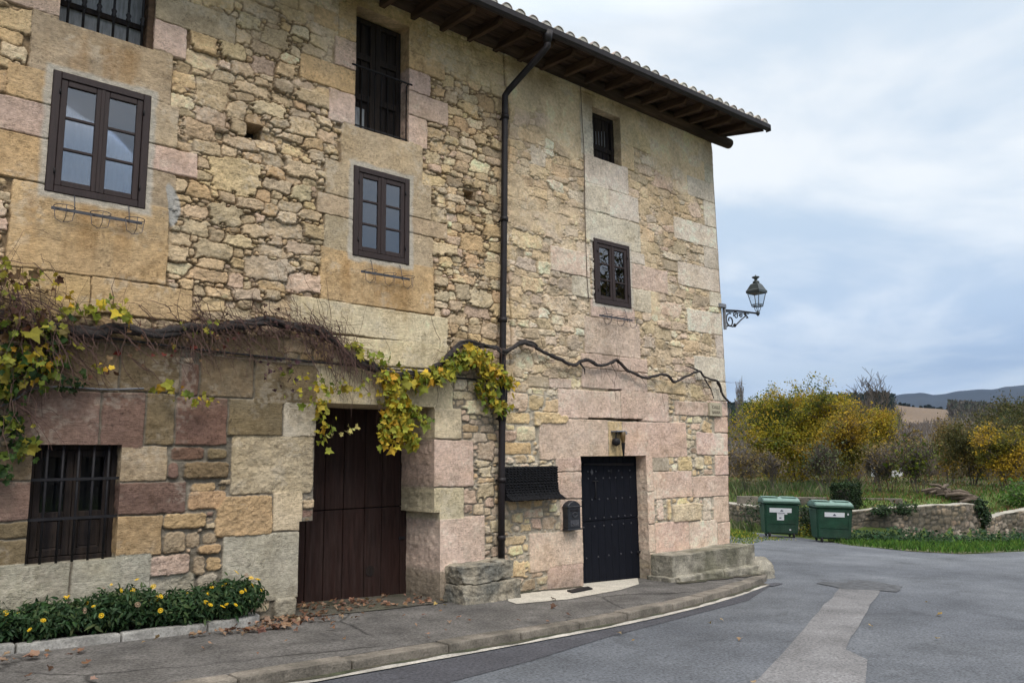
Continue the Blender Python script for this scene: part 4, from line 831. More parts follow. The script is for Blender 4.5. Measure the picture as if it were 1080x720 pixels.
# ------------------------------------------------------------------ roof
ZG = lambda x: 8.055+0.0285*(x-6.38)       # gutter rim height along the eave
def roof():
    X0, X1 = -2.2, 13.75; sl = 0.11
    # boarding + slab
    mb = MB(); n = 1
    a = [(X0, -0.86), (X1, -0.86), (X1, 4.8), (X0, 4.8)]
    def zt(x, y): return float(ZG(x)+0.02+(y+0.9)*(sl if y < 0.3 else 0.2))
    mb.prismz([(X0, -0.86), (X1, -0.86), (X1, 0.3), (X0, 0.3)], 0.0, 0.05, zf=zt)
    mb.prismz([(X0, 0.3), (X1, 0.3), (X1, 4.8), (X0, 4.8)], 0.0, 0.05, zf=zt)
    mb.prismz([(X0, 4.8), (X1, 4.8), (X1, 9.6), (X0, 9.6)], 0.0, 0.05, zf=lambda x, y: zt(x, 4.8-(y-4.8)))
    rf = mb.build('roof', M['board'], house)
    # plank joints under the eave
    b = MB()
    for k in range(5):
        y0 = -0.84+k*0.172; b.prismz([(X0, y0), (X1, y0), (X1, y0+0.16), (X0, y0+0.16)], -0.022, -0.003, zf=zt)
    b.build('eave_boards', M['board'], rf)
    x = -2.0; rg = random.Random(5)
    while x < X1-0.05:
        w_ = 0.075+rg.uniform(-0.008, 0.012); pts = []
        mb = MB(); h = 0.15
        vs = []
        for (y, dz) in ((-0.80, -0.055), (-0.74, -0.13), (0.15, -0.16)):
            vs.append([mb.bm.verts.new((x+sx*w_/2, y, zt(x, y)-0.024+q)) for (sx, q) in ((-1, 0), (1, 0), (1, dz), (-1, dz))])
        for p, q in zip(vs, vs[1:]):
            for i in range(4): mb.bm.faces.new((p[i], p[(i+1) % 4], q[(i+1) % 4], q[i]))
        mb.bm.faces.new(vs[0]); mb.bm.faces.new(vs[-1][::-1])
        bmesh.ops.bevel(mb.bm, geom=list(mb.bm.edges), offset=0.006, segments=1, affect='EDGES')
        mb.build('rafter', M['rafter'], rf); x += 0.49+rg.uniform(-0.03, 0.03)
    # wall plate: round log showing its end past the corner
    L = MB(); L.tube([(X0, -0.05, 8.13), (6, -0.06, 8.17), (13.1, -0.06, 8.16), (13.72, -0.06, 8.17)], [0.11, 0.115, 0.115, 0.105], 14); L.build('wall_plate', M['board'], rf)
    v = MB(); v.prismz([(X1-0.03, -0.84), (X1+0.02, -0.84), (X1+0.02, 4.8), (X1-0.03, 4.8)], -0.10, 0.06, zf=zt); v.build('verge_board', M['board'], rf)
    # fascia + gutter
    g = MB(); n = 9
    prof = [(-0.87+0.0, 0.02), (-0.87, -0.06), (-0.885, -0.10), (-0.92, -0.125), (-0.955, -0.115), (-0.98, -0.08), (-0.985, 0.0), (-0.975, 0.0), (-0.972, -0.075), (-0.95, -0.105), (-0.92, -0.113), (-0.89, -0.09), (-0.88, -0.05), (-0.88, 0.02)]
    ra = [g.bm.verts.new((X0, y, ZG(X0)+z+0.03)) for y, z in prof]; rb = [g.bm.verts.new((X1+0.05, y, ZG(X1)+z+0.03)) for y, z in prof]
    for i in range(len(prof)): g.bm.faces.new((ra[i], ra[(i+1) % len(prof)], rb[(i+1) % len(prof)], rb[i]))
    g.bm.faces.new(rb); g.bm.faces.new(ra[::-1])
    g.box(X1+0.04, X1+0.055, -0.985, -0.875, ZG(X1)-0.10, ZG(X1)+0.03)
    g.build('gutter', M['pipe'], house)
    # clay canal tiles
    V = []; Q = []; C = []; rg = np.random.default_rng(9); pitch = 0.262; nx = int((X1-X0)/pitch)
    th = np.linspace(0, math.pi, 8)
    for i in range(nx+1):
        xc = X1-0.06-i*pitch; base0 = rg.uniform(0.8, 1.2)
        for r_ in range(13):
            y0 = -0.93+r_*0.40+rg.uniform(-0.02, 0.02); y1 = y0+0.48; 
            if y1 > 4.9: break
            jit = rg.uniform(-0.012, 0.012); cv = np.array([0.36, 0.32, 0.28])*rg.uniform(0.7, 1.25)*(1+rg.normal(0, 0.04, 3))
            for side in (0, 1):
                b = len(V)
                for y, rad, dz in ((y0, 0.090, 0.030 if r_ else 0.012), (y1, 0.076, 0.0)):
                    for t in th:
                        for rr in (rad, rad-0.014):
                            if side == 0: p = (xc+jit+rr*math.cos(t), y, zt(xc, y)+0.052+dz+rr*0.8*math.sin(t))
                            else: p = (xc+pitch/2+jit+rr*math.cos(t), y+0.05, zt(xc, y)+0.100+dz-rr*0.8*math.sin(t))
                            V.append(p); C.append(cv)
                m = len(th)*2
                if side == 0 and r_ == 0:      # pale mortar plug in the eave end of the tile
                    p0 = len(V)
                    for t in th: V.append((xc+jit+0.074*math.cos(t), y0+0.012, zt(xc, y0)+0.064+0.059*math.sin(t))); C.append(np.array([0.50, 0.47, 0.43])*rg.uniform(0.8, 1.1))
                    for t in range(0, len(th)-2, 2): Q.append((p0, p0+t+1, p0+t+2, p0+min(t+3, len(th)-1))) if t else Q.append((p0, p0+1, p0+2, p0+3))
                for t in range(len(th)-1):
                    o0 = b+2*t; o1 = b+2*t+2
                    Q += [(o0, o1, o1+m, o0+m), (o0+1, o0+1+m, o1+1+m, o1+1), (o0, o0+1, o1+1, o1), (o0+m, o1+m, o1+1+m, o0+1+m)]
    np_obj('roof_tiles', V, Q, M['tilecol'], C, False, rf)
M['tilecol'] = mat('tile_clay', (0.4, 0.3, 0.2), 0.92, 0.3, 9, bump=0.4, bscale=40, attr=True)
roof()
# down pipe
def downpipe():
    mb = MB(); zt = ZG(7.62)-0.06; pts = [(7.66, -0.92, zt), (7.66, -0.92, zt-0.20), (7.63, -0.86, zt-0.27), (7.53, -0.16, zt-0.66), (7.50, -0.11, zt-0.74), (7.50, -0.105, 7.0), (7.46, -0.11, 5.5), (7.40, -0.11, 3.5), (7.345, -0.11, 1.5), (7.32, -0.11, 0.15)]
    mb.tube(pts, 0.050, 14); o = mb.build('downpipe', M['pipe'], house)
    h = MB(); h.lathe([(0.052, -0.16), (0.075, -0.06), (0.085, 0.03)], (7.66, -0.92, zt), 14); h.build('outlet_funnel', M['pipe'], o)
    for (x, z) in ((7.50, 6.95), (7.455, 5.3), (7.41, 3.75), (7.365, 2.3), (7.345, 1.42), (7.33, 0.62)):
        c = MB(); c.tube([(x, -0.11, z-0.035), (x, -0.11, z+0.035)], 0.061, 14); c.box(x-0.015, x+0.015, -0.06, 0.03, z-0.012, z+0.012); c.build('pipe_bracket', M['pipe'], o)
downpipe()

# ------------------------------------------------------------------ things on the wall
def pot_holder():
    t = empty('pot_holder', (1.93, -0.02, 4.262)); mb = MB()
    mb.box(-0.43, 0.43, -0.075, -0.066, -0.016, 0.016, 0.002); mb.build('bar', M['wire'], t, False)
    for k in (-0.33, 0.0, 0.33):
        r = MB(); pts = [(k+0.095*math.cos(a), -0.165+0.095*math.sin(a), 0.0) for a in np.linspace(0, 2*math.pi, 25)]
        r.tube(pts, 0.004, 5, False); r.build('ring', M['wire'], t, False)
        u = MB(); u.tube([(k-0.095, -0.165, 0), (k-0.075, -0.165, -0.13), (k-0.02, -0.165, -0.16), (k+0.03, -0.165, -0.15), (k+0.075, -0.165, -0.13), (k+0.095, -0.165, 0)], 0.0035, 5); u.tube([(k, -0.26, 0), (k, -0.245, -0.12), (k, -0.165, -0.15)], 0.0035, 5); u.build('basket_wire', M['wire'], t, False)
    for k in (-0.22, 0.30):
        h = MB(); h.tube([(k, 0.01, 0.19), (k, -0.02, 0.17), (k, -0.062, 0.02), (k, -0.062, -0.03)], 0.005, 5); h.build('hook', M['wire'], t, False)
    return t
ph = pot_holder(); tag(ph, 'wire flower pot holder with three empty rings below the largest window, upper left', 'pot holder', 'empty wire pot holders below the windows')
p2 = copy_tree(ph); p2.location = (5.40, -0.02, 4.135); p2.scale = (0.87, 1, 1); p2['label'] = 'wire flower pot holder with three empty rings above the garage door'
p3 = copy_tree(ph); p3.location = (9.95, -0.02, 4.06); p3.scale = (0.98, 1, 1); p3['label'] = 'wire flower pot holder with three rings under the small window right of the downpipe'

def street_lamp():
    X = 13.25; Zb = 4.50; t = empty('street_lamp', (X, 0.0, Zb), 'black iron lantern on a scrolled wall bracket at the house corner', 'street lamp')
    y = -0.02; p = MB(); p.box(X-0.004, X+0.035, y-0.03, y+0.03, Zb-0.30, Zb+0.16, 0.004); p.build('wall_plate', M['greymetal'], t)
    c = MB(); c.box(X-0.16, X+0.04, y-0.045, y+0.045, Zb+0.13, Zb+0.21, 0.008); c.build('junction_box', M['greymetal'], t)
    b = MB(); b.tube([(X+0.02, y, Zb+0.09), (X+0.5, y, Zb+0.13), (X+1.24, y, Zb+0.16)], 0.020, 8); b.tube([(X+0.03, y, Zb+0.06), (X+0.9, y, Zb+0.115)], 0.010, 6)
    def scroll(cx, cz, r0, r1, a0, a1, rad=0.011):
        b.tube([(cx+(r0+(r1-r0)*k/26)*math.cos(R(a0+(a1-a0)*k/26)), y, cz+(r0+(r1-r0)*k/26)*math.sin(R(a0+(a1-a0)*k/26))) for k in range(27)], rad, 6)
    scroll(X+0.20, Zb-0.10, 0.15, 0.04, 75, 560, 0.014); scroll(X+0.42, Zb+0.03, 0.085, 0.02, 200, -320); scroll(X+0.60, Zb+0.065, 0.06, 0.015, 180, 640); scroll(X+0.76, Zb+0.085, 0.035, 0.01, 200, -250)
    b.tube([(X+0.10, y, Zb-0.21), (X+0.30, y, Zb-0.215), (X+0.42, y, Zb-0.16), (X+0.60, y, Zb-0.04), (X+0.80, y, Zb+0.07), (X+0.86, y, Zb+0.02), (X+0.80, y, Zb+0.02)], 0.014, 6)
    b.lathe([(0.01, -0.04), (0.035, -0.01), (0.03, 0.02), (0.01, 0.04)], (X+0.36, y, Zb-0.18), 8); b.tube([(X+0.03, y, Zb-0.27), (X+0.12, y, Zb-0.21)], 0.012, 6)
    b.build('bracket', M['iron'], t)
    LX = X+1.24; lz = Zb+0.18
    q = MB(); q.lathe([(0.02, -0.07), (0.05, -0.03), (0.06, 0.0), (0.035, 0.03), (0.03, 0.05)], (LX, y, lz-0.01), 10)
    for s in range(4):
        a = s*math.pi/2+math.pi/4; q.tube([(LX+0.045*math.cos(a), y+0.045*math.sin(a), lz+0.02), (LX+0.10*math.cos(a), y+0.10*math.sin(a), lz+0.15)], 0.009, 5)
    q.build('lamp_base', M['lampmetal'], t)
    f = MB(); z0 = lz+0.15; z1 = lz+0.47
    for s in range(4):
        a = s*math.pi/2+math.pi/4; f.tube([(LX+0.145*math.cos(a), y+0.145*math.sin(a), z0), (LX+0.245*math.cos(a), y+0.245*math.sin(a), z1)], 0.012, 5)
        a2 = a+math.pi/2
        for (r_, zz, rr) in ((0.145, z0, 0.013), (0.15, z0+0.045, 0.009), (0.245, z1, 0.014)):
            f.tube([(LX+r_*math.cos(a), y+r_*math.sin(a), zz), (LX+r_*math.cos(a2), y+r_*math.sin(a2), zz)], rr, 5)
    f.build('lantern_frame', M['lampmetal'], t)
    g = MB(); n = 4; g.lathe([(0.140, 0.0), (0.238, z1-z0)], (LX, y, z0), 4, None, False, math.pi/4); g.build('lantern_glass', M['lampglass'], t)
    h = MB(); h.lathe([(0.262, -0.005), (0.290, 0.0), (0.290, 0.06), (0.265, 0.075), (0.16, 0.21), (0.12, 0.235)], (LX, y, z1), 4, None, False, math.pi/4); h.lathe([(0.10, 0.23), (0.085, 0.29), (0.05, 0.30), (0.04, 0.34), (0.11, 0.385), (0.10, 0.40), (0.035, 0.405), (0.02, 0.43), (0.005, 0.45)], (LX, y, z1), 10)
    h.build('lantern_roof', M['lampmetal'], t)
    T = Matrix.Translation((LX, y, lz)) @ Matrix.Diagonal((0.76, 0.76, 0.88, 1)) @ Matrix.Translation((-LX, -y, -lz))
    for o in bpy.data.objects:
        if o.parent == t and o.name.startswith(('lamp_base', 'lantern')): o.data.transform(T)
street_lamp()

def mailbox():
    x0, x1 = 8.645, 8.915; z0, z1 = 0.635, 1.075; t = empty('mailbox', (8.78, 0, z0), 'black metal mailbox with crest on the wall left of the studded door', 'mailbox')
    b = MB(); b.prism([(x0, z0+0.02), (x1, z0+0.02), (x1, z1-0.07), (x1-0.05, z1-0.03), ((x0+x1)/2, z1), (x0+0.05, z1-0.03), (x0, z1-0.07)], -0.135, -0.012, 0.008); b.build('box', M['mailbox'], t)
    b = MB(); b.box(x0-0.012, x1+0.012, -0.142, -0.012, z0-0.005, z0+0.0195, 0.005); b.build('base_trim', M['mailbox'], t); b = MB(); b.box(x0-0.015, x1+0.015, -0.155, -0.012, z1-0.10, z1-0.085, 0.005); b.build('trim', M['mailbox'], t)
    b = MB(); b.box(x0+0.05, x1-0.05, -0.144, -0.1355, z1-0.165, z1-0.13, 0.003); b.build('letter_slot', M['iron'], t)
    b = MB(); b.box(x0+0.04, x1-0.04, -0.141, -0.1355, z0+0.05, z0+0.145, 0.003); b.tube([((x0+x1)/2+0.06*math.cos(a), -0.142, z0+0.11+0.04*math.sin(a)) for a in np.linspace(R(180), R(360), 9)], 0.007, 5); b.tube([((x0+x1)/2+0.05*math.cos(a), -0.142, z0+0.225+0.035*math.sin(a)) for a in np.linspace(0, R(360), 13)], 0.006, 5); b.build('crest', M['wire'], t)
mailbox()

def canopy():
    x0, x1 = 7.40, 8.46; t = empty('woven_canopy', (7.9, 0, 1.3), 'black woven canopy with flared lower edge between downpipe and mailbox', 'canopy')
    V = []; Q = []
    def sheetw(path, xa, xb, n=90):
        b = len(V); m = len(path)
        for i in range(n+1):
            u = i/n
            for (y, z, fl) in path: V.append((xa+(xb-xa)*u+fl*(u-0.5)*2, y+0.007*math.sin(u*n*1.1)*(-1)**int(z*60)+random.uniform(-0.003, 0.003), z+random.uniform(-0.006, 0.006)))
        for i in range(n):
            for j in range(m-1): Q.append((b+i*m+j, b+(i+1)*m+j, b+(i+1)*m+j+1, b+i*m+j+1))
    up = [(-0.02, 1.605, 0), (-0.11, 1.60, 0)]+[(-0.115-0.002*(k % 2)*4, 1.60-0.018*k, 0) for k in range(1, 13)]+[(-0.10, 1.372, 0)]
    lo = [(-0.06, 1.385, 0)]+[(-0.118-0.17*(k/13)**5-0.012*(k % 2), 1.372-0.0185*k, 0.0) for k in range(14)]+[(-0.28, 1.12, 0.0), (-0.03, 1.13, 0)]
    sheetw(up, x0, x1); np_obj('top_band', V, Q, M['wicker'], None, False, t)
    V = []; Q = []
    def sheetw2(path, xa, xb, n=90):
        b = len(V); m = len(path)
        for i in range(n+1):
            u = i/n
            for (y, z, fl) in path: V.append((xa+(xb-xa)*u+fl*u, y+0.007*math.sin(u*n*1.1+z*200)+random.uniform(-0.003, 0.003), z+random.uniform(-0.006, 0.006)))
        for i in range(n):
            for j in range(m-1): Q.append((b+i*m+j, b+(i+1)*m+j, b+(i+1)*m+j+1, b+i*m+j+1))
    sheetw2(lo, x0, x1-0.0, 90); np_obj('flared_skirt', V, Q, M['wicker'], None, False, t)
    e = MB(); e.prism([(x0, 1.13), (x1, 1.13), (x1, 1.60), (x0, 1.60)], -0.10, -0.015); e.build('backing', M['wicker'], t)
    pts = [(-0.03, 1.37), (-0.115, 1.365), (-0.12, 1.28), (-0.14, 1.20), (-0.29, 1.125), (-0.03, 1.125)]
    for xe in (x1+0.004, x0-0.004): e = MB(); e.bm.faces.new([e.bm.verts.new((xe, y, z)) for y, z in pts]); e.build('end_panel', M['wicker'], t)
canopy()

def plaque():
    x0, x1, z0, z1 = 12.565, 12.965, 2.475, 2.730; t = empty('street_plaque', (12.7, 0, 2.6), 'small carved stone street name plaque at the house corner', 'street sign')
    b = MB(); b.box(x0, x1, -0.055, -0.005, z0, z1, 0.006); b.build('slab', M['plaque'], t)
    for s, zz, sz in (('CALLE', z1-0.115, 0.088), ('BARRIA', z0+0.045, 0.078)):
        cu_ = bpy.data.curves.new('lettering', 'FONT'); cu_.body = s; cu_.size = sz; cu_.extrude = 0.001; cu_.align_x = 'CENTER'; cu_.offset = 0.0012
        o = bpy.data.objects.new('lettering', cu_); COL.objects.link(o); o.rotation_euler = (R(90), 0, 0); o.location = ((x0+x1)/2, -0.0575, zz); cu_.materials.append(M['letter'])
        bpy.context.view_layer.update(); me = bpy.data.meshes.new_from_object(o.evaluated_get(bpy.context.evaluated_depsgraph_get())); me.transform(Matrix.LocRotScale(o.location, o.rotation_euler, (1, 1, 1))); bpy.data.objects.remove(o)
        me.materials.clear(); link('lettering', me, M['letter'], t)
plaque()

def door_lamp():
    t = empty('wall_lamp', (9.95, 0, 2.04), 'small wall lamp with amber cone shade over the studded door', 'lamp')
    b = MB(); b.box(9.80, 10.02, -0.16, -0.01, 2.135, 2.16, 0.006); b.box(9.98, 10.12, -0.10, -0.012, 2.10, 2.15, 0.006); b.build('arm', M['greymetal'], t)
    c = MB(); c.lathe([(0.010, -0.34), (0.022, -0.18), (0.042, -0.10), (0.050, 0.0), (0.04, 0.01)], (9.97, -0.13, 2.13), 10); c.build('shade', M['gold'], t)
    c = MB(); c.lathe([(0.004, -0.42), (0.016, -0.35), (0.034, -0.175), (0.036, -0.17)], (9.97, -0.131, 2.13), 10); c.build('tip', M['iron'], t)
    d = MB(); d.lathe([(0.01, -0.07), (0.06, -0.045), (0.072, 0), (0.06, 0.045), (0.01, 0.07)], (9.83, -0.10, 1.975), 12); d.tube([(9.83, -0.10, 2.04), (9.85, -0.09, 2.14)], 0.012, 6); d.build('sensor', M['iron'], t)
door_lamp()

def cable(name, pts, r, mt, label, n=60):
    L = smooth_line(pts, n); mb = MB(); mb.tube([tuple(p) for p in L], r, 6); tag(mb.build(name, mt), label, 'cable')
def FP(lst, y): return [(p[0], y, p[1]) for p in lst]
cable('cable', FP([(0.874,2.933), (1.649,3.007), (2.265,2.995), (2.948,2.961), (4.059,2.927), (5.257,2.903), (5.857,2.892), (6.521,2.854), (7.205,2.838), (7.495,2.826), (7.511,2.672)], -0.05)+FP([(7.444,1.908), (7.414,1.096), (7.419,0.301)], -0.05), 0.013, M['cable'], 'black cable sagging under the vine and down beside the downpipe')
cable('cable', FP([(9.301,8.122), (9.320,7.400), (9.343,6.808), (9.323,5.714), (9.330,4.732), (9.358,4.284)], -0.025), 0.006, M['rust'], 'thin cable running down the stones left of the small windows', 30)
cable('cable', FP([(1.004,2.161), (1.294,2.313), (1.482,2.449), (1.810,2.475), (2.114,2.470), (2.479,2.498)], -0.06), 0.011, M['greycable'], 'grey cable along the top of the dark pink lintel', 30)

# ------------------------------------------------------------------ things on the pavement
def rough_block(x0, x1, y0, y1, z0, z1, seed, amp=0.012, rnd=0.03, nsub=14):
    """weathered stone: subdivided box pushed about by noise"""
    bm = bmesh.new(); bmesh.ops.create_cube(bm, size=1.0)
    bmesh.ops.subdivide_edges(bm, edges=bm.edges[:], cuts=nsub, use_grid_fill=True)
    c = np.array([(x0+x1)/2, (y0+y1)/2, (z0+z1)/2]); h = np.array([(x1-x0)/2, (y1-y0)/2, (z1-z0)/2]); rg = np.random.default_rng(seed); o = rg.uniform(0, 50, 3)
    P = np.array([v.co for v in bm.verts])*2*h
    q = np.sign(P)*np.minimum(np.abs(P), h-rnd); d = P-q; L = np.linalg.norm(d, axis=1); k = np.where(L > rnd, rnd/np.maximum(L, 1e-9), 1); P = q+d*k[:, None]
    n = np.stack([fbm(P[:, 1]*5+P[:, 0]*4+o[0], P[:, 2]*5+o[1], 4, seed+i*7) for i in range(3)], 1)-0.5
    P = P+n*amp*4+c
    n2 = np.stack([fbm(P[:, 1]*22+P[:, 0]*19+o[1], P[:, 2]*24+o[0], 3, seed+60+i*7) for i in range(3)], 1)-0.5; P = P+n2*amp*1.3
    for v, p in zip(bm.verts, P): v.co = p
    for f in bm.faces: f.smooth = True
    return bm
def from_bm(name, bm, mt, parent=None):
    me = bpy.data.meshes.new(name); bm.to_mesh(me); bm.free(); return link(name, me, mt, parent)
def merge_bm(bms):
    b = bmesh.new()
    for q in bms:
        me = bpy.data.meshes.new('tmp'); q.to_mesh(me); q.free(); b.from_mesh(me); bpy.data.meshes.remove(me)
    return b
st = empty('mounting_block', (6.95, -0.25, -0.15), 'two old weathered stone slabs stacked as a step beside the garage', 'stone step')
from_bm('upper_slab', merge_bm([rough_block(6.42, 7.02, -0.42, 0.0, 0.10, 0.335, 3, 0.022, 0.012, 26), rough_block(6.99, 7.30, -0.40, 0.0, 0.11, 0.345, 4, 0.022, 0.012, 22)]), M['block'], st)
from_bm('lower_slab', merge_bm([rough_block(6.40, 6.98, -0.46, -0.01, -0.17, 0.095, 5, 0.020, 0.010, 26), rough_block(6.99, 7.42, -0.42, -0.01, -0.22, 0.085, 6, 0.020, 0.010, 22)]), M['block'], st)
bn = empty('stone_bench', (11.8, -0.25, -0.45), 'weathered stone bench along the wall right of the studded door', 'bench')
from_bm('seat', merge_bm([rough_block(10.70, 13.16, -0.46, 0.0, -0.26, 0.10, 7, 0.010, 0.008, 40)]), M['bench'], bn)
from_bm('base', merge_bm([rough_block(10.62, 11.9, -0.47, 0.02, -0.52, -0.24, 8, 0.012, 0.012, 24), rough_block(11.9, 13.12, -0.49, 0.02, -0.60, -0.24, 18, 0.012, 0.012, 24), rough_block(10.75, 12.0, -0.58, -0.40, -0.52, -0.225, 9, 0.014, 0.03, 24), rough_block(12.02, 13.14, -0.58, -0.40, -0.60, -0.25, 10, 0.014, 0.03, 24)]), M['bench'], bn)
o = from_bm('corner_guard_stone', rough_block(13.0, 13.62, -0.66, 0.10, -0.85, -0.16, 12, 0.03, 0.22, 16), M['bench']); tag(o, 'rounded worn guard stone at the end of the kerb by the house corner', 'guard stone')
tag(sheet('door_step', [(7.071,-0.541), (7.002,-0.792), (7.877,-0.877), (9.231,-0.630), (9.995,-0.338), (10.6, 0.2), (9.05, 0.2), (9.02, 0.0), (7.5, -0.02)], 0.008, M['sill'], zwalk), kind='structure')
g = MB(); g.prismz([(8.393,-0.323), (8.962,-0.201), (8.866,-0.390), (8.321,-0.511)], 0.012, 0.03, zf=lambda x, y: float(zwalk(x))); tag(g.build('foot_scraper_mat', M['iron']), 'small dark metal grate in the pale strip before the studded door', 'grate')
sheet('garage_threshold', [(4.3, 0.80), (6.35, 0.80), (6.35, 0.0), (6.38, -0.16), (5.6, -0.22), (4.6, -0.2), (4.2, -0.14), (4.3, 0)], 0.010, M['gravelsand'] if 'gravelsand' in M else M['gravel'], zwalk)

gr = np.random.default_rng(12)
for k, (x0, x1) in enumerate(((7.42, 9.02), (3.85, 4.3), (10.6, 13.0), (6.34, 6.45))):
    y0 = -0.60 if k == 2 else 0.0; xs = np.arange(x0, x1, 0.07); w_ = 0.05+0.09*vn(xs*5, xs*0, 4)+gr.random(len(xs))*0.03
    sheet('grit_strip', [(x, y0-w) for x, w in zip(xs, w_)]+[(x1, y0+0.03), (x0, y0+0.03)], 0.0125, M['grit'], zwalk)
xs = np.arange(0, 12.6, 0.12); ky = np.interp(xs, KERB[:, 0], KERB[:, 1])
sheet('gutter_grit', [(x, y-0.03-0.07*v) for x, y, v in zip(xs, ky, vn(xs*3, xs*0, 8)+0.3*gr.random(len(xs)))]+[(x, y+0.02) for x, y in zip(xs[::-1], ky[::-1])], 0.0255, M['grit'])

# ------------------------------------------------------------------ leaves and plants
GRAPE = np.array([(0, 0.0), (0.22, -0.12), (0.50, -0.02), (0.42, 0.22), (0.55, 0.52), (0.27, 0.55), (0.0, 1.0), (-0.27, 0.55), (-0.55, 0.52), (-0.42, 0.22), (-0.50, -0.02), (-0.22, -0.12)])
LANCE = np.array([(0, 0), (0.16, 0.35), (0.13, 0.7), (0, 1.0), (-0.13, 0.7), (-0.16, 0.35)])
OVAL = np.array([(0, 0), (0.28, 0.25), (0.30, 0.6), (0, 1.0), (-0.30, 0.6), (-0.28, 0.25)])
QUAD = np.array([(-0.35, 0.0), (0.35, 0.0), (0.30, 1.0), (-0.30, 1.0)])
def leaves(P, size, cols, tmpl, up=None, spread=1.0, fold=0.42, rg=None):
    """P (n,3) positions; each leaf a fan of its outline, random facing about direction `up` (n,3 normals)"""
    rg = rg or rng; n = len(P); P = np.asarray(P); cols = np.asarray(cols)
    nor = rg.normal(0, 1, (n, 3))*spread
    if up is not None: nor = nor*0.55+up
    nor /= np.linalg.norm(nor, axis=1)[:, None]
    a = rg.normal(0, 1, (n, 3)); a[:, 2] -= 0.6; t = a-nor*(a*nor).sum(1)[:, None]; t /= np.linalg.norm(t, axis=1)[:, None]; b = np.cross(nor, t)
    sz = np.asarray(size)*np.exp(rg.normal(0, 0.30, n)); m = len(tmpl)
    tx = tmpl[:, 0]; ty = tmpl[:, 1]; zz = fold*np.abs(tx)-0.30*ty**2
    V = P[:, None, :]+(b[:, None, :]*tx[None, :, None]+t[:, None, :]*ty[None, :, None]+nor[:, None, :]*zz[None, :, None])*sz[:, None, None]
    F_ = np.arange(n*m).reshape(n, m)
    return V.reshape(-1, 3), F_, np.repeat(cols, m, 0)
def pal_pick(pal, n, rg=None, v=0.15):
    rg = rg or rng; pal = np.array(pal); c = pal[rg.integers(len(pal), size=n)]; return np.clip(c*np.exp(rg.normal(0, v, (n, 1)))*(1+rg.normal(0, 0.05, (n, 3))), 0.003, 1)
YEL = [(0.52, 0.38, 0.04), (0.46, 0.37, 0.04), (0.36, 0.34, 0.045), (0.52, 0.32, 0.035), (0.26, 0.29, 0.04)]
YGR = [(0.20, 0.24, 0.035), (0.28, 0.28, 0.04), (0.14, 0.18, 0.03), (0.36, 0.32, 0.045)]
GRN = [(0.035, 0.075, 0.018), (0.05, 0.10, 0.025), (0.025, 0.055, 0.015), (0.07, 0.12, 0.03)]
BRN = [(0.16, 0.085, 0.04), (0.12, 0.06, 0.035), (0.22, 0.14, 0.07)]
RED = [(0.16, 0.03, 0.02), (0.11, 0.025, 0.02)]

# trunk of the vine along the wall
vine = empty('grapevine', (4, -0.1, 3), 'old grapevine with twisted stem running along the house wall with yellow leaves', 'vine')
def vine_stem():
    pts = [(0.720,3.060), (1.158,3.145), (1.479,3.086), (1.818,3.023), (2.169,3.077), (2.544,3.082), (2.937,3.194), (3.305,3.220), (3.693,3.304), (4.107,3.334), (4.419,3.295), (4.680,3.176), (4.883,2.999), (5.159,2.897), (5.443,2.828), (5.887,2.842), (6.214,2.967), (6.439,3.155), (6.655,3.307), (6.946,3.318), (7.337,3.280), (7.578,3.343), (7.826,3.436), (8.098,3.400), (8.396,3.275), (8.874,3.173), (9.050,3.247), (9.227,3.275), (9.496,3.231), (9.776,3.283), (9.920,3.325), (10.227,3.184), (10.647,3.077), (11.176,3.159), (11.441,3.071), (11.753,3.141), (12.199,3.309), (12.398,3.196), (12.787,3.109), (12.953,2.878), (13.196,2.759)]
    L = smooth_line([(p[0], -0.10, p[1]) for p in pts], 400); n = len(L); q = np.linspace(0, 1, n)
    L[:, 1] += -0.10*np.exp(-((L[:, 0]-7.37)/0.25)**2)-0.02*np.sin(L[:, 0]*9); L[:, 2] += 0.07*(fbm(L[:, 0]*5, L[:, 0]*0, 3, 4)-0.5)
    rr = (0.047-0.030*q)*(0.75+0.6*fbm(L[:, 0]*14, L[:, 0]*0, 3, 6))
    mb = MB(); mb.tube([tuple(p) for p in L], [float(r) for r in rr], 9)
    # second strand twisted about the first
    L2 = L.copy(); L2[:, 2] += 0.05*np.sin(L[:, 0]*4.0); L2[:, 1] += 0.03*np.cos(L[:, 0]*4.0)
    k = slice(0, 190); mb.tube([tuple(p) for p in L2[k]], [float(r)*0.7 for r in rr[k]], 7)
    L3 = L.copy(); L3[:, 2] += 0.045*np.sin(L[:, 0]*5.5+2); L3[:, 1] += 0.03*np.cos(L[:, 0]*5.5+2)
    k = slice(30, 230); mb.tube([tuple(p) for p in L3[k]], [float(r)*0.5 for r in rr[k]], 6)
    for (a, b) in (((12.199,3.309), (11.856,3.376)), ((12.395,3.160), (12.699,2.813)), ((9.048,3.216), (9.174,3.054)), ((12.787,3.109), (12.927,2.932))): mb.tube([(a[0], -0.09, a[1]), ((a[0]+b[0])/2+0.04, -0.08, (a[1]+b[1])/2), (b[0], -0.06, b[1])], [0.018, 0.013, 0.007], 6)
    mb.build('stem', M['vinebark'], vine); return L
VL = vine_stem()
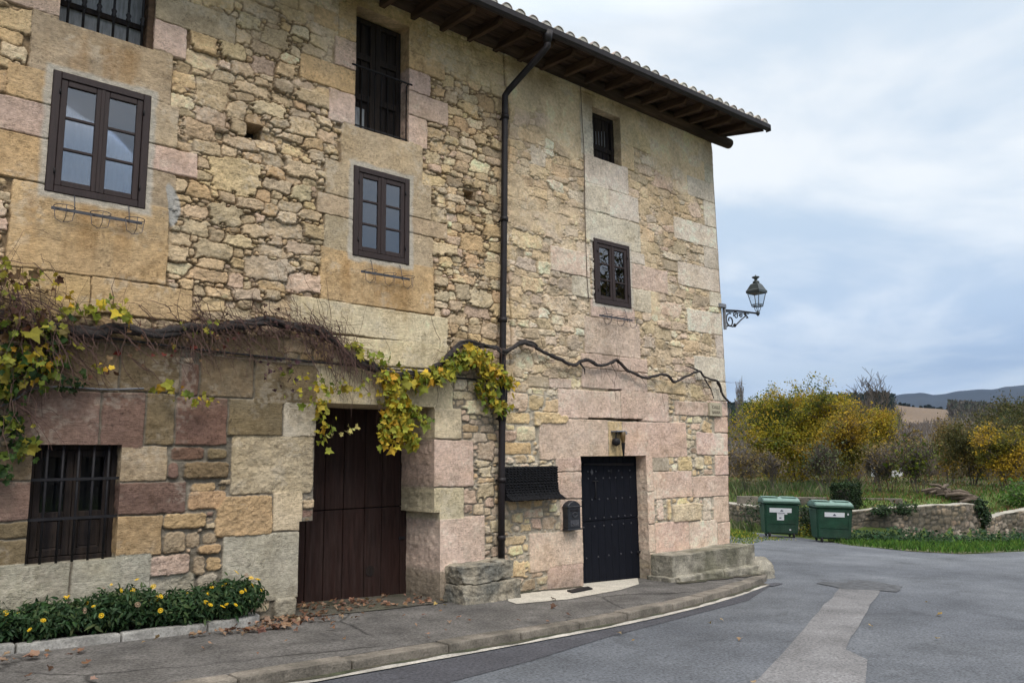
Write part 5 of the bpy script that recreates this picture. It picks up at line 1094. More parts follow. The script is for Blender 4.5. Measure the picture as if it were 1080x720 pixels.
def twig_mesh(name, starts, rg, length=(0.3, 0.8), droop=0.6, r=0.0035, parent=None, mt=None):
    V = []; Q = []
    for s in starts:
        p = np.array(s, float); L = rg.uniform(*length); n = 7; d = rg.normal(0, 1, 3); d[1] = -abs(d[1])*0.3; d[2] -= 0.55; d /= np.linalg.norm(d); rr = r*rg.uniform(0.6, 1.5); cu_ = rg.normal(0, 0.25, 3)
        prev = None
        for i in range(n+1):
            u = np.array([0.5, -0.6, 0.6])*rr; v = np.array([0.6, 0.5, 0.3])*rr; f = 1-0.6*i/n; b = len(V); V += [p+u*f, p+v*f, p-u*f-v*f]
            if prev is not None:
                for k in range(3): Q.append((prev+k, prev+(k+1) % 3, b+(k+1) % 3, b+k))
            prev = b; p = p+d*L/n; d = d+cu_*0.35+rg.normal(0, 0.34, 3)*np.array([1, 0.4, 1]); d[2] -= droop/n*1.2; d[1] *= 0.7
            if p[1] > -0.02: p[1] = -0.02; d[1] = -abs(d[1])*0.5
            d /= np.linalg.norm(d)
    return tag(np_obj(name, V, Q, mt or M['twig'], None, False, parent), kind='stuff')
def on_stem(n, x0, x1, rg, sd=0.05):
    m = VL[(VL[:, 0] > x0) & (VL[:, 0] < x1)]; p = m[rg.integers(len(m), size=n)].copy(); p += rg.normal(0, sd, p.shape); p[:, 1] = np.minimum(p[:, 1], -0.06); return p
r5 = np.random.default_rng(5)
XA = lambda px, py: None
tw = np.vstack([on_stem(240, 1.0, 3.2, r5, 0.10), on_stem(420, 2.8, 4.9, r5, 0.10), on_stem(70, 4.6, 5.6, r5), on_stem(40, 5.6, 7.5, r5), on_stem(30, 7.5, 13.0, r5, 0.03)])
twig_mesh('twigs', tw, r5, (0.15, 0.75), 0.55, 0.0036, vine)
def cloud(path, n, sd, rg, ysd=0.06, y0=-0.16):
    """points scattered about a polyline on the wall"""
    P = np.array(path); k = np.linspace(0, len(P)-1, n); i = np.minimum(k.astype(int), len(P)-2); u = (k-i)[:, None]; q = P[i]*(1-u)+P[i+1]*u
    out = np.zeros((n, 3)); out[:, 0] = q[:, 0]+rg.normal(0, sd, n); out[:, 2] = q[:, 1]+rg.normal(0, sd, n); out[:, 1] = np.minimum(y0+rg.normal(0, ysd, n), -0.04); return out
def foliage(name, chunks, tmpl, parent, rg, face=(0.25, -0.8, 0.35), mt=None, dim=1.0):
    VV = []; FF = []; CC = []; b = 0
    for (P, size, pal) in chunks:
        V, F_, C = leaves(P, np.full(len(P), size), pal_pick(pal, len(P), rg)*dim, tmpl, np.tile(np.array(face), (len(P), 1)), 1.0, rg=rg)
        VV.append(V); FF.append(F_+b); CC.append(C); b += len(V)
    return np_obj(name, np.vstack(VV), np.vstack(FF), mt or M['leaf'], np.vstack(CC), False, parent)
LS = 0.075
foliage('leaves', [
    (cloud([(5.343,2.785), (5.812,2.736), (6.278,2.866), (6.638,3.130), (6.911,3.205)], 357, 0.055, r5), LS, YEL+YGR),
    (cloud([(6.151,2.832), (6.472,3.024), (6.672,3.159)], 153, 0.06, r5), LS, YGR),
    (cloud([(5.430,2.740), (5.491,2.458), (5.436,2.210), (5.412,1.905)], 204, 0.06, r5), LS, YEL),
    (cloud([(5.592,2.462), (5.668,2.153), (5.789,1.931)], 153, 0.055, r5), LS, YEL),
    (cloud([(5.666,2.427), (5.845,2.332), (6.029,2.197)], 40, 0.035, r5), LS, YGR),
    (cloud([(6.705,3.189), (6.997,3.129), (7.154,2.974), (7.295,2.843)], 153, 0.06, r5), LS, YEL),
    (cloud([(6.945,3.153), (6.977,2.825), (7.062,2.611), (7.237,2.481), (7.361,2.430)], 153, 0.05, r5), LS, YGR+YEL),
    (cloud([(7.260,2.938), (7.404,2.849), (7.366,2.735)], 36, 0.05, r5, 0.05, -0.24), LS, YEL),
    (cloud([(4.839,3.178), (4.976,3.104), (5.087,3.015)], 20, 0.05, r5), LS, YGR+YEL),
    (cloud([(5.158,2.958), (5.369,3.011)], 16, 0.04, r5), LS, YGR),
    (cloud([(4.505,2.422), (4.498,2.190), (4.543,1.904)], 34, 0.04, r5), LS*0.9, YGR+YEL),
    (cloud([(4.642,2.020), (4.810,2.056), (4.941,2.141)], 10, 0.03, r5), LS*0.8, [(0.45, 0.40, 0.15), (0.40, 0.36, 0.12)]),
    (cloud([(4.319,2.358), (4.503,2.480), (4.629,2.579), (4.985,2.619), (5.120,2.723)], 34, 0.07, r5), LS*0.9, YGR+YEL),
    (cloud([(4.065,2.745), (4.213,2.639), (4.376,2.532), (4.626,2.720)], 26, 0.10, r5), LS*0.8, YGR+YEL),
    (cloud([(2.668,2.558), (2.773,2.409), (3.028,2.336), (3.129,2.371)], 26, 0.06, r5), LS*0.8, YGR+YEL),
    (cloud([(2.016,2.621), (2.046,2.720), (2.106,2.597)], 10, 0.05, r5), LS*0.8, YEL+BRN),
    (cloud([(1.639,3.170), (1.802,3.285), (1.978,3.256), (2.078,3.388), (2.252,3.236)], 40, 0.06, r5), LS*0.9, YGR+YEL),
    (cloud([(2.737,3.132), (2.940,3.130), (3.249,3.280)], 14, 0.06, r5), LS*0.8, YGR+YEL),
    (cloud([(2.268,2.935), (2.604,2.861), (3.154,3.010), (3.309,3.133)], 34, 0.10, r5), LS*0.55, RED+BRN),
    (cloud([(3.650,2.941), (3.948,2.681), (4.061,2.858)], 30, 0.12, r5), LS*0.55, [(0.07, 0.035, 0.04), (0.05, 0.03, 0.035)]),
    (cloud([(3.469,3.258), (3.927,3.305), (4.294,3.259), (4.550,3.165)], 130, 0.09, r5), LS*0.5, [(0.075, 0.04, 0.035), (0.10, 0.06, 0.045)]),
], GRAPE, vine, r5)
# creeper at the left edge
cre = empty('creeper', (1.0, -0.2, 2.5), 'thick yellow green creeper hanging at the left end of the wall', 'creeper')
foliage('leaves', [
    (cloud([(0.912,3.409), (1.131,3.532), (1.233,3.406), (1.367,3.548), (1.494,3.489)], 46, 0.064, r5, 0.08, -0.2), 0.07, YGR+YEL+BRN),
    (cloud([(0.942,3.003), (1.160,3.117), (1.401,3.049), (1.567,2.999)], 131, 0.088, r5, 0.10, -0.22), 0.065, YGR+BRN+[(0.20, 0.17, 0.05)]),
    (cloud([(1.481,3.057), (1.613,2.927), (1.678,2.819), (1.547,2.686)], 46, 0.064, r5, 0.06, -0.2), 0.07, GRN+YGR),
    (cloud([(0.968,2.646), (1.189,2.707), (1.382,2.739), (1.550,2.639), (1.476,2.541)], 152, 0.080, r5, 0.10, -0.22), 0.075, YGR+YGR+GRN+YEL),
    (cloud([(1.028,2.338), (1.209,2.436), (1.344,2.488)], 94, 0.080, r5, 0.08, -0.2), 0.07, YGR+GRN),
    (cloud([(1.060,1.899), (1.234,2.077), (1.338,2.124), (1.416,1.900), (1.345,1.810)], 94, 0.064, r5, 0.06, -0.16), 0.06, GRN+YGR),
    (cloud([(1.703,2.441), (1.808,2.503), (1.917,2.537)], 24, 0.032, r5, 0.04, -0.12), 0.05, GRN),
    (cloud([(1.116,1.638), (1.285,1.678), (1.351,1.721)], 24, 0.048, r5, 0.05, -0.14), 0.06, GRN),
], GRAPE, cre, r5, dim=0.75)
st_ = np.array([(p[0], -0.12, p[1]) for p in ([(1.176,3.445), (1.306,3.274), (1.401,3.049), (1.266,2.712), (1.253,2.347), (1.331,2.902), (1.566,3.018), (1.488,2.964)]*30)])+r5.normal(0, 0.10, (240, 3)); st_[:, 1] = np.minimum(st_[:, 1], -0.05)
twig_mesh('twigs', st_, r5, (0.3, 0.8), 0.8, 0.004, cre)

# flower bed
def flower_bed():
    k = smooth_line([(-3.0, -0.62), (0, -0.50), (1.32, -0.43), (2.6, -0.40), (3.45, -0.36), (3.78, -0.20), (3.80, 0.0)], 60); d = np.r_[0, np.cumsum(np.linalg.norm(np.diff(k, axis=0), axis=1))]
    mb = MB(); s = 0; rg = random.Random(2); kin = off_line(k, -0.12)
    while s < d[-1]-0.02:
        e = min(s+rg.uniform(0.7, 1.0), d[-1])
        if e > 4.0 and s < 6.55 and e > 6.55: pass
        qs = np.linspace(s+0.006, e-0.006, 5); at = lambda L, q: (np.interp(q, d, L[:, 0]), np.interp(q, d, L[:, 1]))
        mb.prismz([at(k, q) for q in qs]+[at(kin, q) for q in qs[::-1]], -0.1, 0.085+rg.uniform(-0.012, 0.008), 0.022, zf=lambda x, y: float(zwalk(x))); s = e
    tag(mb.build('flower_bed_kerb', M['bedkerb']), kind='structure')
    sheet('flower_bed_soil', [tuple(p) for p in kin[:-2]]+[(3.6, 0.05), (-3, 0.05)], 0.06, M['soil'], zwalk)
    spots = [(-0.9, 'leftmost', 0.33, 6), (0.15, 'x', 0.33, 7), (1.05, 'low', 0.36, 7), (1.72, 'b', 0.34, 6), (2.35, 'c', 0.44, 11), (2.95, 'd', 0.36, 7), (3.42, 'e', 0.46, 12)]
    LAB = {'leftmost': 'dark green flowering shrub at the far left end of the bed, cut by the frame', 'x': 'dark green daisy bush at the left end of the flower bed', 'low': 'daisy bush with orange and yellow flowers below the barred window', 'b': 'low daisy bush with faded pinkish heads beside the sill', 'c': 'tall yellow daisy bush in the middle of the bed', 'd': 'low daisy bush with few flowers right of the tall one', 'e': 'rounded daisy bush at the right end of the bed by the big block'}
    for (x, key, h, nf) in spots:
        z0 = float(zwalk(x))+0.06; t = empty('daisy_bush', (x, -0.18, z0), LAB[key], 'flowers', 'daisy bushes in the flower bed')
        n = 2600; q = r5.uniform(-1, 1, (n*2, 3)); q = q[(q**2).sum(1) < 1][:n]; n = len(q)
        P = np.stack([x+q[:, 0]*0.42, -0.20+q[:, 1]*0.20, z0+0.02+h*0.42+q[:, 2]*h*0.42+0.13*(vn(q[:, 0]*5+x*3, q[:, 1]*5, 3)-0.35)], 1); P[:, 1] = np.minimum(P[:, 1], -0.03)
        upv = np.stack([q[:, 0]*0.5, q[:, 1]*0.7-0.3, 0.6+0*q[:, 0]], 1)
        V, F_, C = leaves(P, np.full(n, 0.058), pal_pick([(0.026, 0.06, 0.019), (0.018, 0.042, 0.014), (0.038, 0.078, 0.024), (0.06, 0.105, 0.05), (0.075, 0.11, 0.04), (0.016, 0.04, 0.013)], n, r5), LANCE, upv, rg=r5)
        np_obj('foliage', V, F_, M['leaf'], C, False, t)
        for k_ in range(int(nf*1.25)):
            a = r5.uniform(-0.36, 0.36); zf = z0+h*(0.80 if k_ % 2 else 1.0)*math.sqrt(max(0.2, 1-(a/0.45)**2))+r5.uniform(0.02, 0.06) if k_ % 3 else z0+h*r5.uniform(0.4, 0.75); yf = -0.2-r5.uniform(0, 0.06) if k_ % 3 else -0.43
            f = MB(); mt_ = Matrix.Translation((x+a, yf, zf)) @ Matrix.Rotation(R(r5.uniform(0, 75)), 4, 'X') @ Matrix.Rotation(R(r5.uniform(-45, 45)), 4, 'Y')
            rad = r5.uniform(0.022, 0.038)
            if r5.random() < 0.2: rad *= 0.7
            for j in range(12):
                b = 2*math.pi*j/12; d_ = 0.17
                vs = [f.bm.verts.new(mt_ @ Vector(p)) for p in ((0.3*rad*math.cos(b), 0.3*rad*math.sin(b), 0), (rad*0.8*math.cos(b-d_), rad*0.8*math.sin(b-d_), 0.004), (rad*math.cos(b), rad*math.sin(b), 0.0), (rad*0.8*math.cos(b+d_), rad*0.8*math.sin(b+d_), 0.004))]; f.bm.faces.new(vs)
            f.lathe([(rad*0.34, 0.0), (rad*0.28, 0.006), (rad*0.05, 0.009)], (0, 0, 0), 8, mt_)
            f.build('flower', M['petal'] if r5.random() > 0.12 else M['faded'], t, recalc=False)
M['petal'] = mat('yellow_petal', (0.75, 0.47, 0.012), 0.6, 0.2, 30, bump=0); M['faded'] = mat('faded_petal', (0.32, 0.22, 0.15), 0.8, 0.2, 30, bump=0)
flower_bed()

# fallen leaves
def fallen():
    A = [(r5.uniform(4.35, 6.3, 80), r5.uniform(-0.2, 0.75, 80)), (r5.normal(4.1, 0.35, 80), r5.normal(-0.30, 0.16, 80)), (r5.uniform(2.9, 3.9, 70), -0.62+r5.normal(0, 0.05, 70)), (r5.uniform(-0.6, 1.9, 50), -0.72+r5.normal(0, 0.07, 50)), (r5.uniform(-1, 8, 40), r5.uniform(-2.2, -0.5, 40)), (r5.uniform(4.4, 5.6, 50), r5.uniform(-0.1, 0.6, 50))]
    x = np.concatenate([a[0] for a in A]); y = np.concatenate([a[1] for a in A]); y = np.where((y > -0.03) & ((x < 4.35) | (x > 6.3)), -0.05-r5.random(len(x))*0.1, y)
    P = np.stack([x, y, zwalk(x)+0.025+r5.random(len(x))*0.015], 1); n = len(x)
    V, F_, C = leaves(P, np.full(n, 0.055), pal_pick([(0.22, 0.12, 0.07), (0.30, 0.19, 0.12), (0.15, 0.08, 0.05), (0.26, 0.16, 0.11)], n, r5, 0.25), GRAPE, np.tile([0, 0, 2.2], (n, 1)), rg=r5)
    tag(np_obj('fallen_leaves', V, F_, M['leaf'], C), kind='stuff')
    P = np.array([[*(6.090,-0.267), 0], [*(6.339,-0.047), 0], [*(6.079,-0.446), 0]]); P[:, 2] = zwalk(P[:, 0])+0.03
    x = r5.uniform(6, 15, 12); y = r5.uniform(-5, -2, 12); L = np.stack([x, y, zroad(x)+0.04], 1); L = L[L[:, 1] < np.interp(L[:, 0], KERB[:, 0], KERB[:, 1])-0.3]
    P = np.vstack([P, L]); n = len(P)
    V, F_, C = leaves(P, np.full(n, 0.05), pal_pick([(0.34, 0.24, 0.08), (0.28, 0.21, 0.12)], n, r5, 0.2), GRAPE, np.tile([0, 0, 2.2], (n, 1)), rg=r5)
    tag(np_obj('yellow_fallen_leaves', V, F_, M['leaf'], C), kind='stuff')
fallen()

# ------------------------------------------------------------------ rubbish containers
def bin_(loc, rz, label, extra):
    t = empty('waste_container', loc, label, 'waste container', 'green waste containers by the garden wall', rz)
    b = MB()
    rings = [[(-0.61, -0.38), (0.61, -0.38), (0.61, 0.36), (-0.61, 0.36)], [(-0.66, -0.50), (0.66, -0.50), (0.66, 0.50), (-0.66, 0.50)]]
    lv = []
    for (q, z) in ((rings[0], 0.12), (rings[1], 1.16)): lv.append([b.bm.verts.new((x, y, z)) for x, y in q])
    for i in range(4): b.bm.faces.new((lv[0][i], lv[0][(i+1) % 4], lv[1][(i+1) % 4], lv[1][i]))
    b.bm.faces.new(lv[0][::-1]); b.bm.faces.new(lv[1]); bmesh.ops.bevel(b.bm, geom=b.bm.edges[:], offset=0.05, segments=3, affect='EDGES')
    b.build('body', M['binbody'], t, False)
    r = MB(); r.box(-0.70, 0.70, -0.54, 0.54, 1.145, 1.215, 0.025); r.build('rim', M['binbody'], t, False)
    l = MB()
    n = 8
    for i in range(n+1):
        pass
    prof = [(-0.54, 1.215), (-0.52, 1.27), (-0.30, 1.345), (0.0, 1.375), (0.30, 1.36), (0.54, 1.30), (0.54, 1.215)]
    a = [l.bm.verts.new((-0.68, y, z)) for y, z in prof]; c = [l.bm.verts.new((0.68, y, z)) for y, z in prof]; l.bm.faces.new(a); l.bm.faces.new(c[::-1])
    for i in range(len(prof)): l.bm.faces.new((a[i], a[(i+1) % len(prof)], c[(i+1) % len(prof)], c[i]))
    bmesh.ops.bevel(l.bm, geom=l.bm.edges[:], offset=0.02, segments=2, affect='EDGES')
    l.box(-0.66, -0.10, -0.32, 0.2, 1.36, 1.385, 0.01); l.box(0.06, 0.60, -0.30, 0.24, 1.36, 1.388, 0.01)
    l.build('lid', M['binlid'], t, False)
    for x in (-0.45, 0.45):
        for y in (-0.36, 0.30):
            wv = MB(); wv.tube([(x-0.025, y, 0.085), (x+0.025, y, 0.085)], 0.085, 14); wl_ = wv.build('wheel', M['rubber'], t, False)
            f = MB(); f.box(x-0.045, x-0.032, y-0.03, y+0.03, 0.10, 0.22); f.box(x+0.032, x+0.045, y-0.03, y+0.03, 0.10, 0.22); f.tube([(x-0.05, y, 0.085), (x+0.05, y, 0.085)], 0.02, 8); f.build('fork', M['rubber'], wl_, False)
    for x in (-0.70, 0.70): h = MB(); h.tube([(x, -0.12, 1.08), (x*1.06, -0.12, 1.08), (x*1.06, 0.12, 1.08), (x, 0.12, 1.08)], 0.022, 8); h.build('side_handle', M['binbody'], t, False)
    yb = lambda z: -0.38-0.12*(z-0.12)/1.04-0.012
    def stick(x0, x1, z0, z1, mt_, dy=0.0, nm='sticker'):
        s = MB(); v = [s.bm.verts.new((x, yb(z)-dy+q, z)) for q in (0, 0.006) for (x, z) in ((x0, z0), (x1, z0), (x1, z1), (x0, z1))]
        s.bm.faces.new(v[:4]); s.bm.faces.new(v[4:][::-1])
        for i in range(4): s.bm.faces.new((v[i], v[4+i], v[4+(i+1) % 4], v[(i+1) % 4]))
        return s.build(nm, mt_, t, False)
    def marks(par_pts): 
        m = MB()
        for (x0, x1, z0, z1) in par_pts:
            v = [m.bm.verts.new((x, yb(z)-0.004, z)) for (x, z) in ((x0, z0), (x1, z0), (x1, z1), (x0, z1))]; m.bm.faces.new(v)
        m.build('sticker_print', M['ink'], t, False)
    for xr in (-0.54, 0.53): stick(xr-0.02, xr+0.02, 0.22, 1.12, M['binbody'], 0.004, 'rib')
    stick(-0.50, 0.49, 0.48, 0.51, M['binbody'], 0.004, 'rib')
    if extra:
        stick(-0.46, 0.36, 0.86, 1.01, M['sticker']); stick(-0.18, 0.08, 0.60, 0.855, M['sticker']); stick(0.09, 0.20, 0.80, 0.855, M['sticker'])
        marks([(-0.06, 0.05, 0.90, 0.93), (-0.03, 0.02, 0.93, 0.96), (-0.16, 0.10, 0.835, 0.85), (-0.14, 0.05, 0.79, 0.80), (-0.10, -0.02, 0.66, 0.70)])
        stick(0.28, 0.34, 0.26, 0.31, M['sticker'])
    else:
        stick(-0.36, 0.36, 0.86, 1.01, M['sticker']); marks([(-0.06, 0.05, 0.90, 0.93), (-0.03, 0.02, 0.93, 0.96)]); stick(0.46, 0.53, 0.93, 0.99, M['sticker'])
    return t
b1 = np.array([(25.865,7.162), (24.744,5.342)]); b2 = np.array([(25.222,4.860), (23.582,3.037)])
for q, lab, ex in ((b1, 'green wheeled waste container with T shaped white stickers, nearer the house', True), (b2, 'green wheeled waste container with one white strip sticker, below the ivy block', False)):
    mid = q.mean(0); az = math.atan2(mid[0], mid[1]+8.8)+R(78 if ex else 74); d = np.array([math.sin(az), math.cos(az)]); ang = math.atan2(d[1], d[0]); nrm = np.array([-d[1], d[0]]); c = mid+nrm*0.42-np.array([0.87, 0.49])*(1.25 if ex else 0.9)+np.array([0.5, -0.87])*0.14
    o = bin_((c[0], c[1], float(zroad(c[0]))+0.008), ang, lab, ex); o.rotation_euler[1] = R(2.2); o.scale = (0.87, 0.9, 0.97) if ex else (0.83, 0.9, 0.92)

# ------------------------------------------------------------------ garden wall, ivy, verge
def garden_wall(name, line, ztop, label, seed, thick=0.45, res=0.045):
    L = np.array(line); d = np.r_[0, np.cumsum(np.linalg.norm(np.diff(L, axis=0), axis=1))]; xs = np.arange(0, d[-1], res); zs = np.arange(0, 1.12, res*0.75); ms = Masonry(xs, zs, seed)
    ms.rubble(lambda x, z: ('gkgkgqk', 0.68, 0.02), [(0.16, 0.11, 1500), (0.11, 0.08, 6000), (0.07, 0.05, 12000)]); ms.finish(0.03, 0.03, np.broadcast_to(np.array([0.17, 0.15, 0.12]), ms.X.shape+(3,)))
    st_ = sstep(0.42, 0.60, fbm(ms.X*1.6, ms.Z*1.0, 4, seed+3))[..., None]*0.72; ms.C = ms.C*np.array([0.68, 0.69, 0.72]); ms.C = ms.C*(1-st_)+np.array([0.075, 0.07, 0.055])*st_
    X, Z = ms.X, ms.Z; px = np.interp(X, d, L[:, 0]); py = np.interp(X, d, L[:, 1]); g = np.gradient(L, axis=0); g = g/np.linalg.norm(g, axis=1)[:, None]; nx = np.interp(X, d, g[:, 1]); ny = np.interp(X, d, -g[:, 0])
    zb = zroad(px)-0.15; zt = np.interp(X, d, ztop)+0.06*(fbm(X*1.5, X*0, 3, seed)-0.5)
    zz = zb+(zt-zb)*(Z-Z.min())/(Z.max()-Z.min())
    s = np.sign((nx*(-px)+ny*(-8.8-py)).mean())
    V = np.stack([px+nx*ms.H*s, py+ny*ms.H*s, zz], -1)
    # top and back
    top = np.stack([np.stack([V[-1, :, 0]-nx[-1]*s*o_, V[-1, :, 1]-ny[-1]*s*o_, V[-1, :, 2]+0.03*math.sin(o_*7)+0.04*(fbm(X[-1]*4, X[-1]*0+o_*9, 3, seed)-0.5)], -1) for o_ in np.linspace(0.03, thick, 7)]); back = np.stack([top[-1, :, 0], top[-1, :, 1], zb[0]-0.3], -1)[None]
    allv = np.concatenate([V, top, back]); n, m = allv.shape[:2]; topc = np.full((8, m, 3), 1.0)*np.array([0.31, 0.29, 0.25])*(0.6+0.8*fbm(X[-1]*3, X[-1]*0, 3, seed+2))[None, :, None]
    C = np.concatenate([ms.C, topc]); idx = np.arange(n*m).reshape(n, m); Q = np.stack([idx[:-1, :-1], idx[:-1, 1:], idx[1:, 1:], idx[1:, :-1]], -1).reshape(-1, 4)
    if s < 0: pass
    o = np_obj(name, allv.reshape(-1, 3), Q, M['stone'], C.reshape(-1, 3), True); tag(o, label, 'wall'); return o
garden_wall('garden_wall', GW[0:6]+[(29.4, 1.2)], [-0.15, -0.17, -0.18, -0.16, 0.0, 0.06, 0.0], 'old grey rubble garden wall behind the green containers', 31)
garden_wall('garden_wall', [(29.5, 1.12), (30.5, 0.90), (33, 0.32), (40, -1.1), (52, -3.6)], [-0.48, -0.38, -0.20, 0.1, 0.2], 'lower grey stone wall running off to the right edge, rising to the right', 35)
lg = MB()
a, b = (27.575,9.327), (28.995,3.510); lg.prismz([a, b, (b[0]+0.14, b[1]+0.12), (a[0]+0.14, a[1]+0.12)], -0.35, 0.165, 0.02); tag(lg.build('garden_edging', M['kerb']), 'pale low concrete edging across the garden behind the containers', 'edging')

def ivy(name, pts, n, sd, label, pal=GRN, size=0.075, cat='ivy'):
    P = []
    for (x, y, z, sx_, sz_) in pts:
        k = int(n/len(pts)); q = r5.normal(0, 1, (k, 3)); P.append(np.stack([x+q[:, 0]*sx_, y+q[:, 1]*sx_*0.6, z+q[:, 2]*sz_], 1))
    P = np.vstack(P); V, F_, C = leaves(P, np.full(len(P), size), pal_pick(pal, len(P), r5, 0.25), OVAL, np.tile([-0.5, -0.5, 0.5], (len(P), 1)), rg=r5)
    tag(np_obj(name, V, F_, M['leaf'], C), label, cat)
DK = [(0.022, 0.042, 0.016), (0.03, 0.055, 0.02), (0.018, 0.032, 0.014)]
ivy('ivy', [(26.3, 6.4, -0.45, 0.25, 0.22), (25.9, 5.5, -0.45, 0.2, 0.25), (26.9, 8.0, -0.4, 0.4, 0.25), (25.6, 4.9, -0.3, 0.2, 0.2)], 1500, 0, 'dark ivy on the garden wall between the two containers', DK)
ivy('ivy', [(26.0, 2.9, -0.06, 0.22, 0.07), (26.5, 2.45, -0.02, 0.25, 0.09)], 800, 0, 'dark ivy hanging over the wall top right of the containers', DK)
ivy('ivy', [(29.35, 1.15, -0.02, 0.12, 0.12), (29.5, 1.05, -0.35, 0.10, 0.16)], 700, 0, 'dark ivy tuft at the notch between the two stone walls', DK)
# clipped dark hedge block behind the right container
def hedge_block():
    c = np.array([*(27.777,4.965), 0]); P = []
    for k in range(4600):
        q = r5.uniform(-1, 1, 3); ax = r5.integers(3); q[ax] = np.sign(q[ax])*r5.uniform(0.9, 1.02); P.append(q)
    P = np.array(P)*np.array([0.38, 0.38, 0.46])+c+np.array([0, 0, 0.24])
    V, F_, C = leaves(P, np.full(len(P), 0.06), pal_pick(DK, len(P), r5, 0.3), OVAL, rg=r5); t = empty('clipped_bush', (c[0], c[1], -0.4), 'dark clipped square bush standing on the wall behind the right container', 'bush'); np_obj('foliage', V, F_, M['leaf'], C, False, t)
    b = MB(); b.box(c[0]-0.3, c[0]+0.3, c[1]-0.3, c[1]+0.3, -0.35, 0.48, 0.1); b.build('inner_branches', M['bark'], t)
hedge_block()
def blades(name, P, h, pal, width=0.012, lean=0.35, label=None, cat=None):
    n = len(P); P = np.asarray(P); a = r5.uniform(0, 2*math.pi, n); hh = h*np.exp(r5.normal(0, 0.22, n)); w_ = width*np.exp(r5.normal(0, 0.3, n)); dx = np.cos(a)*w_; dy = np.sin(a)*w_; lx = r5.normal(0, lean, n)*hh; ly = r5.normal(0, lean, n)*hh
    V = np.stack([np.stack([P[:, 0]-dx, P[:, 1]-dy, P[:, 2]-0.02], 1), np.stack([P[:, 0]+dx, P[:, 1]+dy, P[:, 2]-0.02], 1), np.stack([P[:, 0]+dx*0.7+lx*0.4, P[:, 1]+dy*0.7+ly*0.4, P[:, 2]+hh*0.6], 1), np.stack([P[:, 0]+lx, P[:, 1]+ly, P[:, 2]+hh], 1)], 1).reshape(-1, 3)
    o = np_obj(name, V, np.arange(n*4).reshape(n, 4), M['leaf'], np.repeat(pal_pick(pal, n, r5, 0.25), 4, 0))
    tag(o, kind='stuff'); return o
GR = [(0.07, 0.15, 0.02), (0.05, 0.12, 0.018), (0.10, 0.17, 0.03), (0.04, 0.09, 0.02)]
def in_poly(n, poly, rg):
    P = np.array(poly); lo = P.min(0); hi = P.max(0); out = np.zeros((0, 2))
    while len(out) < n:
        q = rg.uniform(lo, hi, (n*2, 2)); ins = np.zeros(len(q), bool)
        for (a, b) in zip(P, np.roll(P, -1, 0)):
            c = ((a[1] > q[:, 1]) != (b[1] > q[:, 1])); xx = a[0]+(q[:, 1]-a[1])/(b[1]-a[1]+1e-12)*(b[0]-a[0]); ins ^= c & (q[:, 0] < xx)
        out = np.vstack([out, q[ins]])
    return out[:n]
verge = [(23.9, 3.7), (23.1, 2.6), (22.6, 0.7), (22.9, -0.35), (25.8, -1.0), (33, -1.75), (40, -2.8), (40, -1.1), (33, 0.3), (28.5, 1.3), (26.2, 2.5), (25.5, 4.1)]
sheet('grass_verge', ragged(verge, 0.5, 0.06, 9), 0.016, M['ground'])
q = in_poly(9000, verge, r5); blades('verge_grass', np.c_[q, zroad(q[:, 0])+0.02], 0.13, GR, 0.014)
q = in_poly(900, [(19.5, 4.0), (20.6, 4.4), (22.4, 5.0), (23.6, 4.6), (24.2, 5.6), (22.6, 6.6), (20.2, 5.8)], r5); blades('lane_grass', np.c_[q, zroad(q[:, 0])+0.012], 0.05, GR+YGR, 0.012)
q = in_poly(2200, [(22.6, 6.0), (24.0, 6.2), (25.4, 7.6), (27.2, 10), (26.0, 10.5), (24.0, 8.0)], r5); blades('lane_edge_grass', np.c_[q, zroad(q[:, 0])+0.012], 0.10, GR+YGR, 0.014)
# nettles and weeds along the wall foot
def weeds(name, line, n, h, spread, pal, label, size=0.09, cat='weeds'):
    L = smooth_line(line, 60); i = r5.integers(60, size=n); z = np.abs(r5.normal(0, 0.5, n)).clip(0, 1); P = np.c_[L[i]+r5.normal(0, spread, (n, 2)), zroad(L[i, 0])+0.03+h*z*(0.5+0.8*vn(L[i, 0]*2.3, L[i, 1]*2.3, 3))]
    V, F_, C = leaves(P, np.full(n, size), pal_pick(pal, n, r5, 0.25), OVAL, np.tile([-0.3, -0.4, 0.7], (n, 1)), rg=r5); tag(np_obj(name, V, F_, M['leaf'], C), kind='stuff')
weeds('wall_weeds', [(25.0, 3.2), (25.8, 2.2), (28.0, 0.8), (32.5, -0.3), (40, -1.8)], 3400, 0.36, 0.24, [(0.035, 0.075, 0.035), (0.05, 0.09, 0.035), (0.025, 0.06, 0.025)], 'x')
weeds('yellow_weeds', [(25.5, 5.3), (25.7, 5.7)], 160, 0.5, 0.12, [(0.35, 0.30, 0.03), (0.10, 0.14, 0.03)], 'x', 0.07)
weeds('yellow_weeds', [(33.0, -0.6), (36, -1.2)], 260, 0.6, 0.2, [(0.22, 0.22, 0.03), (0.12, 0.15, 0.03)], 'x', 0.09)
q = in_poly(700, [(19.5, -3.0), (24, -3.4), (26, -5), (20, -5)], r5); blades('shoulder_weeds', np.c_[q, zroad(q[:, 0])+0.02], 0.09, GR+YGR+BRN, 0.012)
